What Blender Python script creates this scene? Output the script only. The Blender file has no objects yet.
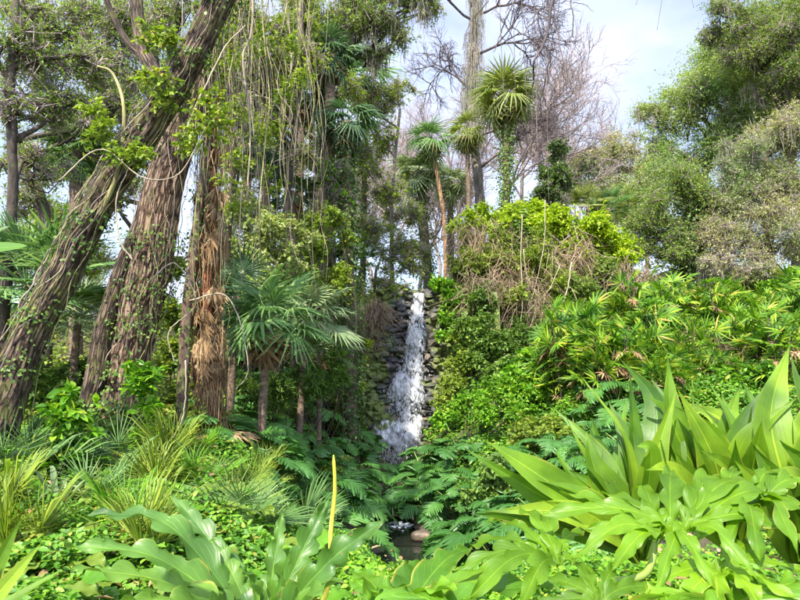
import bpy, math, random
import numpy as np
from math import radians as RAD, sin, cos, pi

# ------------------------------------------------------------------ camera, sky, sun, exposure
rng = np.random.default_rng(7)
random.seed(7)
scene = bpy.context.scene
COL = scene.collection
EYE = np.array([0.0, 0.0, 1.6])
F = 576.0                       # focal length in pixels of an 800 px wide frame
PITCH = math.atan(70 / F)
cam_d = bpy.data.cameras.new('camera')
cam_d.sensor_width = 36.0
cam_d.lens = F / 800 * 36.0
cam_d.clip_start = 0.05
cam_d.clip_end = 2000
cam = bpy.data.objects.new('camera', cam_d)
cam.location = EYE
cam.rotation_euler = (pi / 2 + PITCH, 0, 0)
COL.objects.link(cam)
scene.camera = cam

SUN_DIR = np.array([-0.23, -0.58, 0.78]); SUN_DIR /= np.linalg.norm(SUN_DIR)
sun_el = math.asin(SUN_DIR[2])
sun_az = math.atan2(SUN_DIR[0], SUN_DIR[1])
sd = bpy.data.lights.new('sun', 'SUN')
sd.energy = 5.0
sd.angle = RAD(0.6)
sd.color = (1.0, 0.94, 0.80)
sun = bpy.data.objects.new('sun', sd)
sun.rotation_euler = (pi / 2 - sun_el, 0, pi - sun_az)
sun.location = (0, 0, 60)
COL.objects.link(sun)

world = bpy.data.worlds.new('World')
scene.world = world
world.use_nodes = True
nt = world.node_tree
nt.nodes.clear()
wo = nt.nodes.new('ShaderNodeOutputWorld')
bg = nt.nodes.new('ShaderNodeBackground')
bg.inputs['Strength'].default_value = 0.13
sky = nt.nodes.new('ShaderNodeTexSky')
sky.sky_type = 'NISHITA'
sky.sun_disc = False
sky.sun_elevation = sun_el
sky.sun_rotation = sun_az
tc = nt.nodes.new('ShaderNodeTexCoord')
mp = nt.nodes.new('ShaderNodeMapping')
mp.inputs['Scale'].default_value = (1.0, 1.0, 1.9)
no = nt.nodes.new('ShaderNodeTexNoise')
no.inputs['Scale'].default_value = 2.3
no.inputs['Detail'].default_value = 7
no.inputs['Roughness'].default_value = 0.55
rp = nt.nodes.new('ShaderNodeValToRGB')
rp.color_ramp.elements[0].position = 0.38
rp.color_ramp.elements[1].position = 0.60
rp.color_ramp.elements[0].color = (0.3, 0.3, 0.3, 1)
mx = nt.nodes.new('ShaderNodeMix')
mx.data_type = 'RGBA'
mx.inputs[7].default_value = (3.3, 3.6, 4.75, 1)
nt.links.new(tc.outputs['Generated'], mp.inputs['Vector'])
nt.links.new(mp.outputs[0], no.inputs['Vector'])
nt.links.new(no.outputs['Fac'], rp.inputs['Fac'])
nt.links.new(rp.outputs['Color'], mx.inputs[0])
nt.links.new(sky.outputs[0], mx.inputs[6])
# whole sky scaled up towards the sun, behind the viewer, added as ambient fill
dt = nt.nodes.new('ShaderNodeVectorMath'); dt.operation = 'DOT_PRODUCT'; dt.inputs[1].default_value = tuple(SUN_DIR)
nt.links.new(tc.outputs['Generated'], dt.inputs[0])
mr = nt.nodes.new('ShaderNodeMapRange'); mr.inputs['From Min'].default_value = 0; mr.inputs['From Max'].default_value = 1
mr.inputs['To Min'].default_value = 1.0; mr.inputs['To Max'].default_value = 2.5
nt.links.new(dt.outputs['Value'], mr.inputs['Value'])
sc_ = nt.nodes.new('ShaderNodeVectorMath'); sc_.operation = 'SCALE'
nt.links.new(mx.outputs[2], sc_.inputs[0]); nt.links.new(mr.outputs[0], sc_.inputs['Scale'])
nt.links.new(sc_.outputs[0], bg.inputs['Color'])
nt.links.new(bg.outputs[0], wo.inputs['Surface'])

scene.view_settings.view_transform = 'Standard'
scene.view_settings.look = 'None'
scene.view_settings.gamma = 1.0
scene.view_settings.exposure = 1.32
scene.view_settings.use_curve_mapping = False
scene.cycles.max_bounces = 6
scene.cycles.diffuse_bounces = 3
scene.cycles.glossy_bounces = 2
scene.cycles.transmission_bounces = 4
scene.cycles.transparent_max_bounces = 12
scene.cycles.use_denoising = True


def W(px, py, Y):
    """point of the place seen at pixel (px, py) of the 800x600 photograph, Y metres ahead"""
    a = (np.asarray(px, float) - 400) / F
    b = (300 - np.asarray(py, float)) / F
    vy = cos(PITCH) - b * sin(PITCH)
    vz = sin(PITCH) + b * cos(PITCH)
    k = np.asarray(Y, float) / vy
    return np.stack([a * k + 0 * k, 0 * a + vy * k, vz * k + EYE[2]], -1)


# ------------------------------------------------------------------ terrain height
GP = np.array([
    (-6, -3, 0), (6, -3, 0), (0, -3, 0), (-6, 2, .1), (6, 2, .1), (0, 2, 0), (-3, 4, 0), (0, 4.5, -.3), (3, 4, -.1), (6, 5, .1),
    (-.6, 8.5, -1.8), (.3, 8.5, -1.8), (1.2, 8.5, -1.75), (-.6, 10, -1.9), (.5, 10, -1.9), (1, 11, -1.85), (.3, 11.5, -1.85),
    (-.3, 12.5, -1.75), (-.2, 14, -1.65), (-.2, 15.5, -1.6), (-.3, 17.3, -1.6), (.4, 17.2, -1.5), (-.9, 17.2, -1.4),
    (-1.3, 7, -.5), (-2.2, 6.6, .2), (-2.6, 7.6, .4), (-4, 7, .45), (-6, 8, .6), (-9, 8, .8), (-2.8, 8.6, .5), (-3.7, 8.4, .6), (-2.7, 10, .25), (-1.7, 9.6, -.7), (-4, 11, .8), (-2.9, 5.4, .28), (-1.4, 10.8, -.9), (-7, 12, 1.2), (-12, 12, 1.5),
    (-2.4, 12.6, .1), (-1.4, 13, -1.0), (-1.6, 15.5, -.7), (-3, 15, 1.0), (-5, 16, 2), (-2.4, 17.5, .9), (-3.2, 18.5, 3), (-1.9, 18.4, 1.2),
    (-2.3, 20, 4.2), (-5, 19, 3.8), (-10, 20, 3.5), (-16, 20, 3.2), (-.8, 20.5, 4.2), (-1, 20.0, 2.0), (1.3, 20.0, 2.2), (1.2, 18.7, -.8), (-.9, 18.7, -.8), (.3, 19.0, -1.2), (1.6, 19.2, .4), (-1.5, 19.2, .4),
    (2.2, 7.5, -.9), (4, 7, 0), (2.3, 10, -1.1), (3.5, 11, -.3), (5, 11, .2), (8, 10, .6), (1.2, 13, -1.2), (2.4, 14, -.4),
    (4.9, 14, .87), (7, 13, 1), (1.3, 15.5, -.8), (3.5, 17, 1.5), (5, 17, 2), (7, 17, 2.4), (10, 16, 2.1), (1.7, 17.8, .0),
    (2.5, 20, 4.6), (4.4, 21, 7.0), (2.8, 22, 6), (7, 21.5, 5.8), (10.4, 20, 3.7), (14, 22, 4.4), (18, 20, 3.8), (.7, 20.6, 4.1), (2, 21, 5),
    (.7, 24, 4.2), (0, 30, 4), (-8, 30, 4), (8, 28, 7), (16, 30, 7), (-20, 40, 4), (0, 50, 4), (20, 50, 6), (60, 60, 6), (-60, 60, 4),
    (0, 120, 4), (100, 120, 4), (-100, 120, 4), (-60, 0, 1), (60, 0, 1), (0, -60, 0), (60, -60, 0), (-60, -60, 0), (0, 400, 4), (300, 300, 4), (-300, 300, 4)], float)


def gz(x, y):
    x = np.atleast_1d(np.asarray(x, float)); y = np.atleast_1d(np.asarray(y, float))
    d2 = (x[:, None] - GP[None, :, 0]) ** 2 + (y[:, None] - GP[None, :, 1]) ** 2 + 0.12
    w = d2 ** -1.7
    z = (w * GP[None, :, 2]).sum(1) / w.sum(1)
    return z + 0.05 * np.sin(x * 2.1 + 1) * np.cos(y * 1.7) + 0.03 * np.sin(x * 5.3) * np.sin(y * 4.1)


def gz1(x, y):
    return float(gz(x, y)[0])


# ------------------------------------------------------------------ mesh helpers
def nrm(a):
    return a / np.maximum(np.linalg.norm(a, axis=-1, keepdims=True), 1e-9)


class MB:
    """collects triangles (numpy) and links them as ONE mesh object"""
    def __init__(s):
        s.v = []; s.t = []; s.u = []; s.n = 0

    def add(s, v, t, uv=None):
        v = np.asarray(v, float); t = np.asarray(t, int)
        s.v.append(v); s.t.append(t + s.n); s.n += len(v)
        s.u.append(np.zeros((len(v), 2)) if uv is None else np.asarray(uv, float))
        return s

    def mesh(s, name, mat, smooth=True, origin=None):
        v = np.concatenate(s.v); t = np.concatenate(s.t); u = np.concatenate(s.u)
        if origin is not None:
            v = v - np.asarray(origin)
        me = bpy.data.meshes.new(name)
        me.vertices.add(len(v)); me.vertices.foreach_set('co', v.astype(np.float32).ravel())
        m = len(t)
        me.loops.add(3 * m); me.loops.foreach_set('vertex_index', t.astype(np.int32).ravel())
        me.polygons.add(m)
        me.polygons.foreach_set('loop_start', np.arange(0, 3 * m, 3, dtype=np.int32))
        me.polygons.foreach_set('loop_total', np.full(m, 3, dtype=np.int32))
        me.polygons.foreach_set('use_smooth', np.full(m, smooth, dtype=bool))
        uvl = me.uv_layers.new(name='UVMap')
        uvl.data.foreach_set('uv', u[t.ravel()].astype(np.float32).ravel())
        me.update(calc_edges=True)
        me.materials.append(mat)
        return me

    def build(s, name, mat, parent=None, smooth=True, origin=None):
        """origin: where the object's own origin stands (defaults to the parent's, so nothing moves)"""
        if origin is None:
            origin = np.array(parent.location) if parent is not None else (0, 0, 0)
            off = (0, 0, 0)
        else:
            off = np.asarray(origin, float) if parent is None else (0, 0, 0)
        o = bpy.data.objects.new(name, s.mesh(name, mat, smooth, origin))
        o.location = off
        o.parent = parent
        COL.objects.link(o)
        return o


def tag(o, label=None, cat=None, group=None, kind=None):
    if label: o['label'] = label
    if cat: o['category'] = cat
    if group: o['group'] = group
    if kind: o['kind'] = kind
    return o


def thing(name, label, cat, loc, group=None, rz=0):
    o = bpy.data.objects.new(name, None)
    o.empty_display_size = 0.2
    o.location = loc
    o.rotation_euler = (0, 0, rz)
    COL.objects.link(o)
    return tag(o, label, cat, group)


KIDS = {}


def copy_tree(o, parent=None):
    c = o.copy(); COL.objects.link(c); c.parent = parent
    for ch in [q for q in list(COL.objects) if q.parent == o] if o.name not in KIDS else KIDS[o.name]:
        copy_tree(ch, c)
    return c


def remember(o):
    """cache of the children, so copying stays fast"""
    allo = list(COL.objects)
    def rec(p):
        KIDS[p.name] = [q for q in allo if q.parent == p]
        for q in KIDS[p.name]: rec(q)
    rec(o)


ORD = ['first', 'second', 'third', 'fourth', 'fifth', 'sixth', 'seventh', 'eighth', 'ninth', 'tenth', 'eleventh', 'twelfth',
       'thirteenth', 'fourteenth', 'fifteenth', 'sixteenth', 'seventeenth', 'eighteenth', 'nineteenth', 'twentieth',
       'twenty-first', 'twenty-second', 'twenty-third', 'twenty-fourth', 'twenty-fifth', 'twenty-sixth', 'twenty-seventh',
       'twenty-eighth', 'twenty-ninth', 'thirtieth', 'thirty-first', 'thirty-second', 'thirty-third', 'thirty-fourth', 'thirty-fifth']


def label_rows(objs, cat, group, row_text):
    """label the members of a group by row (nearest first) and their place in the row, both as one finds them"""
    objs = sorted(objs, key=lambda o: o.location.y)
    nr = len(row_text)
    per = math.ceil(len(objs) / nr)
    for r in range(nr):
        row = sorted(objs[r * per:(r + 1) * per], key=lambda o: o.location.x / o.location.y)
        for i, o in enumerate(row):
            where = 'leftmost' if i == 0 else 'rightmost' if i == len(row) - 1 else ORD[i] + ' from the left'
            tag(o, row_text[r] % where, cat, group)


# --- templates: (verts, tris, uv)
def grid_faces(nu, nv):
    i, j = np.meshgrid(np.arange(nu - 1), np.arange(nv - 1), indexing='ij')
    a = (i * nv + j).ravel(); b = a + nv; c = b + 1; d = a + 1
    return np.concatenate([np.stack([a, b, c], 1), np.stack([a, c, d], 1)])


T_LEAF = (np.array([(0, 0, 0), (.45, .5, .06), (1, 0, -.08), (.45, -.5, .06)], float), np.array([(0, 2, 1), (0, 3, 2)]))
T_LEAF6 = (np.array([(0, 0, 0), (.25, .42, .05), (.65, .38, .03), (1, 0, -.12), (.65, -.38, .03), (.25, -.42, .05), (.5, 0, -.03)], float),
           np.array([(0, 6, 1), (1, 6, 2), (2, 6, 3), (3, 6, 4), (4, 6, 5), (5, 6, 0)]))


def compose(parts):
    vs, ts, n = [], [], 0
    for v, t in parts:
        vs.append(v); ts.append(t + n); n += len(v)
    return np.concatenate(vs), np.concatenate(ts)


def frames(D, N):
    D = nrm(D); S = nrm(np.cross(N, D)); N2 = np.cross(D, S)
    return np.stack([D, S, N2], 1)        # rows


def place(tpl, P, D, N, sx, sy=None):
    """stamp a template at P (n,3) with its x axis along D and its z axis near N"""
    tv, tt = tpl[0], tpl[1]
    P = np.atleast_2d(P); n = len(P)
    D = np.broadcast_to(D, P.shape); N = np.broadcast_to(N, P.shape)
    R = frames(D, N)
    sx = np.broadcast_to(sx, (n,)).astype(float); sy = sx if sy is None else np.broadcast_to(sy, (n,)).astype(float)
    v = tv[None] * np.stack([sx, sy, sx], 1)[:, None, :]
    v = np.einsum('nkj,nji->nki', v, R) + P[:, None, :]
    t = tt[None] + (np.arange(n) * len(tv))[:, None, None]
    return v.reshape(-1, 3), t.reshape(-1, 3)


def rnd_dir(n, flat=1.0, r=rng):
    d = r.normal(size=(n, 3)); d[:, 2] *= flat
    return nrm(d)


def tube(path, rad, sides=8, furrow=0.0, fk=9, seed=0, cap=True):
    path = np.asarray(path, float); n = len(path)
    rad = np.broadcast_to(rad, (n,)).astype(float)
    tg = nrm(np.gradient(path, axis=0))
    ref = np.array([0, 0, 1.0]) if abs(tg[0, 2]) < .8 else np.array([1.0, 0, 0])
    s = np.zeros_like(path); s[0] = nrm(np.cross(ref, tg[0]))
    for i in range(1, n):
        q = s[i - 1] - tg[i] * np.dot(s[i - 1], tg[i]); s[i] = nrm(q)
    b = np.cross(tg, s)
    a = np.linspace(0, 2 * pi, sides, endpoint=False)
    R = np.ones((n, sides)) * rad[:, None]
    if furrow:
        L = np.concatenate([[0], np.cumsum(np.linalg.norm(np.diff(path, axis=0), axis=1))])[:, None]
        A = a[None, :]
        r2 = np.random.default_rng(seed)
        warp = .5 * np.sin(L * 1.3 + r2.uniform(0, 6)) + .25 * np.sin(L * 3.1 + A) + .12 * np.sin(L * 9 + 2 * A)
        f = 0
        for k, w in ((2, .9), (3, .7), (fk, .55), (fk * 2 + 1, .4), (fk * 4 + 1, .22)):
            f = f + w * (1 - np.abs(np.sin((A + warp) * k / 2 * 1.0 + r2.uniform(0, 6) + .6 * np.sin(L * (1.5 + k * .15) + r2.uniform(0, 6)))) * 1.6)
        f = f + .3 * np.sin(L * 17 + A * 5) * np.sin(L * 7 + A * 11)
        f = (f - f.mean()); f = np.sign(f) * np.abs(f) ** .8
        R = R * (1 + furrow * f)
    v = path[:, None] + R[..., None] * (np.cos(a)[None, :, None] * s[:, None] + np.sin(a)[None, :, None] * b[:, None])
    v = v.reshape(-1, 3)
    i, j = np.meshgrid(np.arange(n - 1), np.arange(sides), indexing='ij')
    j2 = (j + 1) % sides
    A0 = (i * sides + j).ravel(); B0 = (i * sides + j2).ravel(); C0 = ((i + 1) * sides + j2).ravel(); D0 = ((i + 1) * sides + j).ravel()
    t = np.concatenate([np.stack([A0, B0, C0], 1), np.stack([A0, C0, D0], 1)])
    if cap:
        m = len(v); v = np.concatenate([v, path[-1:], path[:1]])
        k = np.arange(sides); e = (n - 1) * sides
        t = np.concatenate([t, np.stack([e + k, e + (k + 1) % sides, np.full(sides, m)], 1),
                            np.stack([(k + 1) % sides, k, np.full(sides, m + 1)], 1)])
    return v, t


def bark_tube(path, rad, sides, furrow, fk=9, seed=0):
    """tube with its angle and its length in the UV, for bark that follows the trunk"""
    v, t = tube(path, rad, sides, furrow, fk, seed, cap=False)
    path = np.asarray(path); L = np.concatenate([[0], np.cumsum(np.linalg.norm(np.diff(path, axis=0), axis=1))])
    ang = np.arange(sides) / sides; ang = np.where(ang > .5, 1 - ang, ang)      # mirrored, so there is no seam
    uv = np.stack([np.broadcast_to(ang[None], (len(path), sides)), np.broadcast_to(L[:, None], (len(path), sides))], -1).reshape(-1, 2)
    return v, t, uv


def segs(P0, P1, r0, r1, sides=3):
    """many tapered straight sticks at once"""
    P0 = np.atleast_2d(P0); P1 = np.atleast_2d(P1); n = len(P0)
    r0 = np.broadcast_to(r0, (n,)); r1 = np.broadcast_to(r1, (n,))
    t = nrm(P1 - P0)
    ref = np.where(np.abs(t[:, 2:3]) < .9, np.array([[0, 0, 1.]]), np.array([[1., 0, 0]]))
    s = nrm(np.cross(ref, t)); b = np.cross(t, s)
    a = np.linspace(0, 2 * pi, sides, endpoint=False)
    ring = np.cos(a)[None, :, None] * s[:, None] + np.sin(a)[None, :, None] * b[:, None]
    v = np.concatenate([P0[:, None] + ring * r0[:, None, None], P1[:, None] + ring * r1[:, None, None]], 1)
    k = np.arange(sides); k2 = (k + 1) % sides
    f = np.concatenate([np.stack([k, k2, k2 + sides], 1), np.stack([k, k2 + sides, k + sides], 1)])
    tt = f[None] + (np.arange(n) * 2 * sides)[:, None, None]
    return v.reshape(-1, 3), tt.reshape(-1, 3)


def spline(pts, n=24):
    """Catmull-Rom through the points"""
    p = np.asarray(pts, float)
    if len(p) == 2:
        return p[0] + (p[1] - p[0]) * np.linspace(0, 1, n)[:, None]
    q = np.concatenate([[2 * p[0] - p[1]], p, [2 * p[-1] - p[-2]]])
    out = []
    for u in np.linspace(0, len(p) - 1 - 1e-6, n):
        i = int(u); t = u - i
        a, b, c, d = q[i:i + 4]
        out.append(.5 * ((2 * b) + (-a + c) * t + (2 * a - 5 * b + 4 * c - d) * t * t + (-a + 3 * b - 3 * c + d) * t ** 3))
    return np.array(out)


def branching(start, direc, length, r0, depth, r=rng, spread=.55, up=.12, kids=3, wig=.16, shrink=.68):
    """recursive bare branches; returns segment arrays"""
    S = []
    def rec(p, d, L, rad, k):
        m = 4
        for i in range(m):
            d = nrm(d + r.normal(size=3) * wig + np.array([0, 0, up * .4]))
            q = p + d * L / m
            S.append((p, q, rad * (1 - i / m * .35), rad * (1 - (i + 1) / m * .35)))
            p = q
            if k > 0 and i >= 1:
                for _ in range(kids if i == m - 1 else 1):
                    nd = nrm(d + r.normal(size=3) * spread + np.array([0, 0, up]))
                    rec(p, nd, L * shrink * r.uniform(.75, 1.15), rad * .58, k - 1)
    rec(np.asarray(start, float), nrm(np.asarray(direc, float)), length, r0, depth)
    a = np.array([s[0] for s in S]); b = np.array([s[1] for s in S])
    return a, b, np.array([s[2] for s in S]), np.array([s[3] for s in S])


# ------------------------------------------------------------------ materials
def newmat(name):
    m = bpy.data.materials.new(name); m.use_nodes = True
    n = m.node_tree; n.nodes.clear()
    out = n.nodes.new('ShaderNodeOutputMaterial')
    return m, n, out


def ramp(n, stops, src=None, interp='LINEAR'):
    r = n.nodes.new('ShaderNodeValToRGB')
    e = r.color_ramp.elements
    while len(e) < len(stops): e.new(.5)
    for i, (p, c) in enumerate(stops):
        e[i].position = p; e[i].color = (*c, 1) if len(c) == 3 else c
    r.color_ramp.interpolation = interp
    if src is not None: n.links.new(src, r.inputs['Fac'])
    return r


def mixrgb(n, fac, a, b, blend='MIX'):
    x = n.nodes.new('ShaderNodeMix'); x.data_type = 'RGBA'; x.blend_type = blend
    for k, val in ((0, fac), (6, a), (7, b)):
        if hasattr(val, 'links') or hasattr(val, 'is_linked'): n.links.new(val, x.inputs[k])
        elif k == 0: x.inputs[0].default_value = val
        else: x.inputs[k].default_value = (*val, 1) if len(val) == 3 else val
    return x.outputs[2]


def noise(n, scale, detail=3, rough=.55, vec=None, coord='Object', stretch=None):
    q = n.nodes.new('ShaderNodeTexNoise')
    q.inputs['Scale'].default_value = scale; q.inputs['Detail'].default_value = detail; q.inputs['Roughness'].default_value = rough
    if vec is None:
        if coord == 'World':
            g = n.nodes.new('ShaderNodeNewGeometry'); vec = g.outputs['Position']
        else:
            c = n.nodes.new('ShaderNodeTexCoord'); vec = c.outputs[coord]
    if stretch is not None:
        mpn = n.nodes.new('ShaderNodeMapping'); mpn.inputs['Scale'].default_value = stretch
        n.links.new(vec, mpn.inputs['Vector']); vec = mpn.outputs[0]
    n.links.new(vec, q.inputs['Vector'])
    return q.outputs['Fac']


DRY = ('dry', 'dead', 'straw', 'moss', 'stalk', 'withered')      # not living green


def leafmat(name, stops, trans=.35, rough=.45, spec=.4, patch=((.75, .8, .7), (1.25, 1.2, 1.1)), pscale=.5, veins=False, tcol=(1.25, 1.35, .55)):
    if not any(w in name for w in DRY): cool = any(w in name for w in ('fan', 'split', 'oak', 'olive', 'khaki')); stops = [(p_, (c_[0] * (.98 if cool else 1.1), c_[1] * 1.08, c_[2] * (.92 if cool else .65))) for p_, c_ in stops]; spec *= .75
    m, n, out = newmat(name)
    geo = n.nodes.new('ShaderNodeNewGeometry')
    oi = n.nodes.new('ShaderNodeObjectInfo')
    c = ramp(n, stops, geo.outputs['Random Per Island'] if not veins else oi.outputs['Random']).outputs['Color']
    pn = noise(n, pscale, 2, .5, coord='World')
    pr = ramp(n, [(.3, patch[0]), (.7, patch[1])], pn).outputs['Color']
    c = mixrgb(n, 1.0, c, pr, 'MULTIPLY')
    bump = None
    if veins:
        uv = n.nodes.new('ShaderNodeUVMap'); uv.uv_map = 'UVMap'
        sep = n.nodes.new('ShaderNodeSeparateXYZ'); n.links.new(uv.outputs[0], sep.inputs[0])
        def mt(op, a, b=None):
            q = n.nodes.new('ShaderNodeMath'); q.operation = op
            for k, val in enumerate((a, b)):
                if val is None: continue
                if isinstance(val, (int, float)): q.inputs[k].default_value = val
                else: n.links.new(val, q.inputs[k])
            return q.outputs[0]
        av = mt('ABSOLUTE', sep.outputs['Y'])
        rib = mt('LESS_THAN', av, .035)
        rb = ramp(n, [(0, (.8, .8, .8)), (.03, (.55, .55, .55)), (.055, (0, 0, 0))], av).outputs['Color']
        ph = mt('SUBTRACT', mt('MULTIPLY', sep.outputs['X'], veins), mt('MULTIPLY', av, veins * .16))
        sv = mt('ABSOLUTE', mt('SUBTRACT', mt('FRACT', ph), .5))
        vr = ramp(n, [(0, (1, 1, 1)), (.06, (.3, .3, .3)), (.13, (0, 0, 0))], sv).outputs['Color']
        edge = noise(n, 9, 4, .6, coord='Object')
        blotch = ramp(n, [(.35, (.82, .85, .8)), (.65, (1.15, 1.1, 1.05))], edge).outputs['Color']
        c = mixrgb(n, 1.0, c, blotch, 'MULTIPLY')
        if veins < 1:
            ln = noise(n, 1.0, 5, .7, vec=uv.outputs[0], stretch=(1.2, 34, 1))
            c = mixrgb(n, 1.0, c, ramp(n, [(.35, (.70, .76, .66)), (.62, (1.25, 1.18, 1.25))], ln).outputs['Color'], 'MULTIPLY')
            vr = ln
        yel = ramp(n, [(.86, (0, 0, 0)), (1.0, (.85, .85, .85))], av).outputs['Color']
        yn = ramp(n, [(.52, (0, 0, 0)), (.66, (1, 1, 1))], noise(n, 5, 2, .5, coord='Object')).outputs['Color']
        yf = mixrgb(n, 1.0, yel, yn, 'MULTIPLY')
        c = mixrgb(n, yf, c, (.42, .36, .06))
        light = mixrgb(n, 1.0, c, (1.7, 1.55, 1.6), 'MULTIPLY')
        vf = mixrgb(n, .5 if veins >= 1 else 0.0, (0, 0, 0), vr)
        c = mixrgb(n, vf, c, light)
        c = mixrgb(n, rb, c, mixrgb(n, 1.0, light, (1.4, 1.25, 1.3), 'MULTIPLY'))
        bump = n.nodes.new('ShaderNodeBump'); bump.inputs['Strength'].default_value = .35; bump.inputs['Distance'].default_value = .004
        hv = mixrgb(n, .5, vr, rb)
        n.links.new(hv, bump.inputs['Height'])
    p = n.nodes.new('ShaderNodeBsdfPrincipled')
    p.inputs['Roughness'].default_value = rough
    if veins:
        rg = ramp(n, [(.3, (rough - .12,) * 3), (.7, (rough + .25,) * 3)], noise(n, 7, 5, .65)).outputs['Color']
        n.links.new(rg, p.inputs['Roughness'])
        spn = ramp(n, [(.66, (0, 0, 0)), (.72, (.8, .8, .8))], noise(n, 38, 4, .6)).outputs['Color']
        c = mixrgb(n, spn, c, (.20, .16, .06))
    p.inputs['Specular IOR Level'].default_value = spec
    n.links.new(c, p.inputs['Base Color'])
    tr = n.nodes.new('ShaderNodeBsdfTranslucent')
    n.links.new(mixrgb(n, 1.0, c, tcol, 'MULTIPLY'), tr.inputs['Color'])
    if bump: n.links.new(bump.outputs[0], p.inputs['Normal'])
    ms = n.nodes.new('ShaderNodeMixShader'); ms.inputs[0].default_value = trans
    n.links.new(p.outputs[0], ms.inputs[1]); n.links.new(tr.outputs[0], ms.inputs[2])
    n.links.new(ms.outputs[0], out.inputs['Surface'])
    return m


def barkmat(name, c0, c1, c2, moss=.0, mosscol=(.10, .13, .03), scale=9, stretch=(1, 1, .22), bump=.8, dist=.03):
    m, n, out = newmat(name)
    a = noise(n, scale, 6, .65, stretch=stretch)
    c = ramp(n, [(.32, c0), (.5, c1), (.68, c2)], a).outputs['Color']
    b = noise(n, 2.2, 3, .6)
    c = mixrgb(n, 1.0, c, ramp(n, [(.3, (.7, .72, .75)), (.7, (1.3, 1.25, 1.2))], b).outputs['Color'], 'MULTIPLY')
    if moss:
        mn = noise(n, 5.5, 6, .7)
        mf = ramp(n, [(.62 - moss * .3, (0, 0, 0)), (.72 - moss * .3, (1, 1, 1))], mn).outputs['Color']
        c = mixrgb(n, mf, c, mosscol)
    p = n.nodes.new('ShaderNodeBsdfPrincipled'); p.inputs['Roughness'].default_value = .85
    p.inputs['Specular IOR Level'].default_value = .25
    n.links.new(c, p.inputs['Base Color'])
    bp = n.nodes.new('ShaderNodeBump'); bp.inputs['Strength'].default_value = bump; bp.inputs['Distance'].default_value = dist
    n.links.new(noise(n, scale * 2.2, 6, .7, stretch=stretch), bp.inputs['Height'])
    n.links.new(bp.outputs[0], p.inputs['Normal'])
    n.links.new(p.outputs[0], out.inputs['Surface'])
    return m


def furrowmat(name, c0, c1, c2, moss, mosscol, k=1.0):
    m, n, out = newmat(name)
    uv = n.nodes.new('ShaderNodeUVMap'); uv.uv_map = 'UVMap'
    mpn = n.nodes.new('ShaderNodeMapping'); mpn.inputs['Scale'].default_value = (36 * k, 5.0, 1); n.links.new(uv.outputs[0], mpn.inputs['Vector'])
    wv = n.nodes.new('ShaderNodeTexNoise'); wv.inputs['Scale'].default_value = 1.0; wv.inputs['Detail'].default_value = 7; wv.inputs['Roughness'].default_value = .62; wv.inputs['Distortion'].default_value = .7
    n.links.new(mpn.outputs[0], wv.inputs['Vector'])
    vo = n.nodes.new('ShaderNodeTexVoronoi'); vo.feature = 'DISTANCE_TO_EDGE'; vo.inputs['Scale'].default_value = 1.0
    mq = n.nodes.new('ShaderNodeMapping'); mq.inputs['Scale'].default_value = (30 * k, 3.2, 1); n.links.new(uv.outputs[0], mq.inputs['Vector'])
    wob = mixrgb(n, .75, (0, 0, 0), wv.outputs['Color'])
    ad = n.nodes.new('ShaderNodeVectorMath'); ad.operation = 'ADD'; n.links.new(mq.outputs[0], ad.inputs[0]); n.links.new(wob, ad.inputs[1])
    n.links.new(ad.outputs[0], vo.inputs['Vector'])
    vr = ramp(n, [(0, (0, 0, 0)), (.22, (1, 1, 1))], vo.outputs['Distance']).outputs['Color']
    h = mixrgb(n, .5, vr, wv.outputs['Fac'])
    c = ramp(n, [(.25, c0), (.5, c1), (.78, c2)], h).outputs['Color']
    c = mixrgb(n, 1.0, c, ramp(n, [(.3, (.65, .66, .68)), (.7, (1.35, 1.3, 1.25))], noise(n, 1.7, 4, .6)).outputs['Color'], 'MULTIPLY')
    mn = noise(n, 3.2, 7, .75)
    mf = ramp(n, [(.64 - moss * .3, (0, 0, 0)), (.72 - moss * .3, (1, 1, 1))], mn).outputs['Color']
    c = mixrgb(n, mixrgb(n, .8, (0, 0, 0), mf), c, mosscol)
    p = n.nodes.new('ShaderNodeBsdfPrincipled'); p.inputs['Roughness'].default_value = .85; p.inputs['Specular IOR Level'].default_value = .25
    n.links.new(c, p.inputs['Base Color'])
    bp = n.nodes.new('ShaderNodeBump'); bp.inputs['Strength'].default_value = 1.0; bp.inputs['Distance'].default_value = .05
    n.links.new(h, bp.inputs['Height'])
    b2 = n.nodes.new('ShaderNodeBump'); b2.inputs['Strength'].default_value = .6; b2.inputs['Distance'].default_value = .015
    n.links.new(noise(n, 30, 5, .7), b2.inputs['Height']); n.links.new(bp.outputs[0], b2.inputs['Normal'])
    n.links.new(b2.outputs[0], p.inputs['Normal'])
    n.links.new(p.outputs[0], out.inputs['Surface'])
    return m


M = {}
M['bark_up'] = furrowmat('furrowed_red_bark', (.025, .014, .009), (.115, .070, .047), (.28, .195, .14), .30, (.14, .13, .045), 1.3)
M['bark_ln'] = furrowmat('furrowed_dark_bark', (.015, .010, .007), (.070, .046, .033), (.19, .14, .10), .46, (.13, .13, .04))
M['bark_red'] = barkmat('bark_red_brown', (.045, .028, .02), (.15, .095, .07), (.30, .21, .16), moss=.25, mosscol=(.13, .14, .05))
M['bark_lean'] = barkmat('bark_leaning_tree', (.035, .022, .018), (.11, .07, .055), (.22, .16, .12), moss=.38, mosscol=(.14, .16, .05))
M['bark_grey'] = barkmat('bark_grey', (.07, .06, .05), (.16, .135, .12), (.28, .25, .22), moss=.18)
M['bark_dark'] = barkmat('bark_dark', (.025, .02, .017), (.06, .048, .04), (.11, .09, .07), moss=.2)
M['bark_palm'] = barkmat('bark_palm', (.06, .042, .03), (.14, .10, .07), (.25, .19, .14), moss=.12, stretch=(1, 1, 2.5))
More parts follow.
